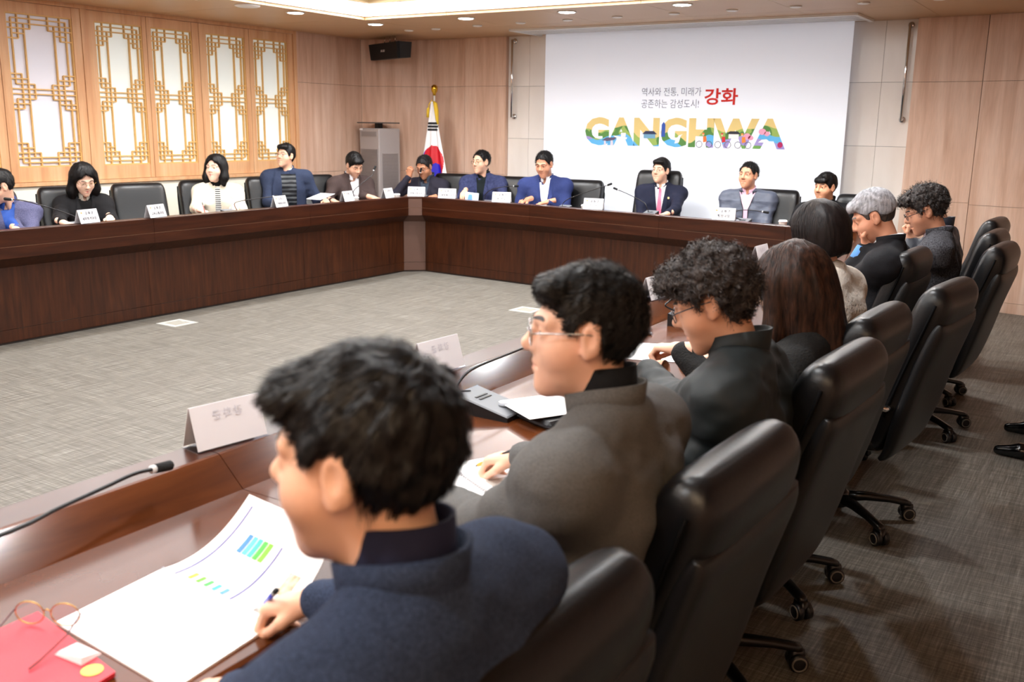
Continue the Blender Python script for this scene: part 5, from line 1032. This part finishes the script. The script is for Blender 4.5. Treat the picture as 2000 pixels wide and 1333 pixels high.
# red folder, sticker, tissue and folded glasses
RED = mat('red_folder', (216, 44, 60), .45); c4 = [atz(x, y, WT + .002) for x, y in ((-120, 1290), (75, 1203), (226, 1322), (40, 1440))]; c0 = np.mean(c4, 0)
fo = thing('red_folder', 'red folder with round green sticker beside the open booklet', 'folder', tuple(c0)); part('cover', MB().loft([[tuple(x - c0) for x in c4], [tuple(x - c0 + [0, 0, .008]) for x in c4]]), RED, fo)
s_ = atz(180, 1310, WT + .0106) - c0; part('sticker', MB().lathe([(.017, 0), (.017, .0006), (.0, .0007)], tuple(s_), 24), mat('sticker_green', (186, 214, 90), .5), fo)
ts = atz(150, 1280, WT + .011); put('tissue', MB().loft([[(-.03, -.02, 0), (.035, -.015, 0), (.03, .025, 0), (-.02, .02, 0)], [(-.025, -.015, .006), (.03, -.01, .010), (.028, .02, .004), (-.02, .015, .009)]]).mesh('tissue', mat('tissue_pink', (246, 214, 218), .8)), None, tuple(ts), None, None, 'crumpled pale pink tissue on the red folder', 'tissue')
g0 = atz(95, 1222, WT + .012); eg = thing('eyeglasses', 'gold-rimmed eyeglasses lying on the red folder', 'eyeglasses', tuple(g0), math.radians(28)); T_ = lambda x, y, z=0.: (x, y, z)
for q in (-1, 1):
    part('rim', MB().tube([(q * .032 + .026 * math.cos(a), .0, .022 + .021 * math.sin(a)) for a in np.linspace(0, 2 * math.pi, 22)], .0012, 6), GOLDW, eg, True); put('lens', mesh('lens', [(q * .032 + .025 * math.cos(a), 0, .022 + .020 * math.sin(a)) for a in np.linspace(0, 2 * math.pi, 21)[:-1]], [tuple(range(20))], LENS), eg)
    part('temple', MB().tube([(q * .060, 0, .026), (q * .062, -.05, .014), (q * .05, -.11, .003), (q * .045, -.135, .001)], .0016, 6), mat('temple_brown', (84, 40, 44), .4), eg, True)
part('bridge', MB().tube([(-.008, 0, .026), (0, 0, .030), (.008, 0, .026)], .0012, 6), GOLDW, eg, True)
# booklet, binder, blue tin and papers of the man in grey blazer; notes of the others
def spiralbook(c, az, lab):
    t = thing('open_booklet', lab, 'booklet', (c[0], c[1], WT + .001), math.radians(az)); boxpart('left_page', (-.21, -.15, 0), (-.002, .15, .005), PAPER, t); boxpart('right_page', (.002, -.15, 0), (.21, .15, .007), PAPER, t)
    boxpart('photo_print', (.03, -.12, .007), (.11, .0, .0076), MATS['photo_print'], t); boxpart('photo_print', (.13, .03, .007), (.19, .12, .0076), MATS['photo_print2'], t); mb = MB()
    for k in range(28): y = -.14 + k * .0104; mb.tube([(.006 * math.cos(q), y, .004 + .006 * math.sin(q)) for q in np.linspace(0, 2 * math.pi, 9)], .0009, 4)
    part('spiral_binding', mb, MATS['wire_grey'], t)
p = atz(925, 950, WT); spiralbook(p, 62, 'open spiral booklet under the pen of the man in grey blazer')
p = atz(1062, 818, WT) + [.05, .02, 0]; t = thing('black_binder', 'black zip binder before the man in grey blazer', 'binder', (p[0], p[1], WT), math.radians(70)); part('cover', MB().box((-.11, -.075, 0), (.11, .075, .028), .01), BLACKP, t); part('zip', MB().box((-.111, -.076, .012), (.111, .076, .016)), mat('zip_dark', (40, 40, 44), .4), t)
q = np.array([p[0], p[1], WT + .03]); sheet(rect(q[:2] + [-.04, .03], 60, .21, .29, WT + .034), 'white papers lying on the black binder')
put('blue_tin', MB().lathe([(.024, 0), (.027, .004), (.027, .020), (.022, .025), (.0, .026)], n=20).mesh('blue_tin', mat('sky_blue', (56, 170, 232), .35), True), None, (p[0] + .09, p[1] + .03, WT + .037), None, None, 'small sky-blue round case on the black binder', 'case')
p = atz(1300, 690, WT); sheet(rect(p[:2], 20, .30, .42), 'white papers before the brown-haired woman'); p = atz(1250, 648, WT); t = thing('smartphone', 'grey smartphone beside the papers of the brown-haired woman', 'phone', (p[0], p[1], WT + .003), math.radians(40)); part('case', MB().box((-.036, -.075, 0), (.036, .075, .008), .003), mat('phone_grey', (150, 150, 156), .3), t); part('glass', MB().box((-.033, -.072, .008), (.033, .072, .0088)), mat('phone_glass', (30, 32, 38), .1), t)
p = atz(1668, 522, WT); sheet(rect(p[:2], 10, .30, .42), 'white papers before the silver-haired man'); p = atz(1752, 500, WT); sheet(rect(p[:2], 10, .21, .30), 'white paper before the man in grey tweed')
def pen(P, d, c, lab, l=.14):
    d = np.asarray(d, float); d /= np.linalg.norm(d); t = thing('pen', lab, 'pen', tuple(P)); part('barrel', MB().tube([d * .012, d * (l - .03)], .0048, 10), mat('pen_%d_%d_%d' % c, c, .35), t, True); part('tip', MB().tube([d * 0, d * .012], [.0012, .0045], 10), BLACKP, t, True); part('clip_end', MB().tube([d * (l - .03), d * l], .0050, 10), BLACKP, t, True)
w_ = PPL['grey']['W']['R']; pen(w_ + [-.135, .005, -.055], (.72, -.12, .42), (240, 160, 40), 'orange pen in the hand of the man in grey blazer')
w_ = PPL['near']['W']['R']; pen(w_ + [-.13, .01, -.05], (.55, -.35, .45), (40, 60, 200), 'blue pen in the hand of the man in navy coat')
w_ = PPL['navy']['W']['R']; pen(w_ + [-.03, -.13, -.05], (.35, .5, .6), (26, 26, 30), 'black pen in the hand of the man in bright navy jacket')
w_ = PPL['cream']['W']['R']; pen(w_ + [.12, -.02, -.04], (-.5, .2, .7), (160, 90, 90), 'pen in the hand of the woman in cream jacket')
w_ = PPL['vest']['W']['R']; pen(w_ + [.12, -.02, -.04], (-.4, .5, .5), (40, 40, 46), 'dark pen in the hand of the man in padded vest')
# floor outlet covers
for (px, py, lab) in ((331, 629, 'square metal floor outlet cover beside the window-side desk'), (1028, 606, 'square metal floor outlet cover in the open floor before the screen')):
    p = atz(px, py, 0); t = thing('floor_outlet', lab, 'floor outlet', (p[0] + (.1 if px < 500 else 0), p[1], 0)); FR = mat('outlet_metal', (206, 206, 200), .35, .3)
    for a, b in (((-.12, -.12, 0), (.12, -.075, .004)), ((-.12, .075, 0), (.12, .12, .004)), ((-.12, -.075, 0), (-.075, .075, .004)), ((.075, -.075, 0), (.12, .075, .004))): boxpart('frame', a, b, FR, t)
    boxpart('lid', (-.072, -.072, 0), (.072, .072, .003), mat('outlet_lid', (150, 146, 136), .6), t); boxpart('latch', (-.02, .05, .003), (.02, .062, .005), FR, t)
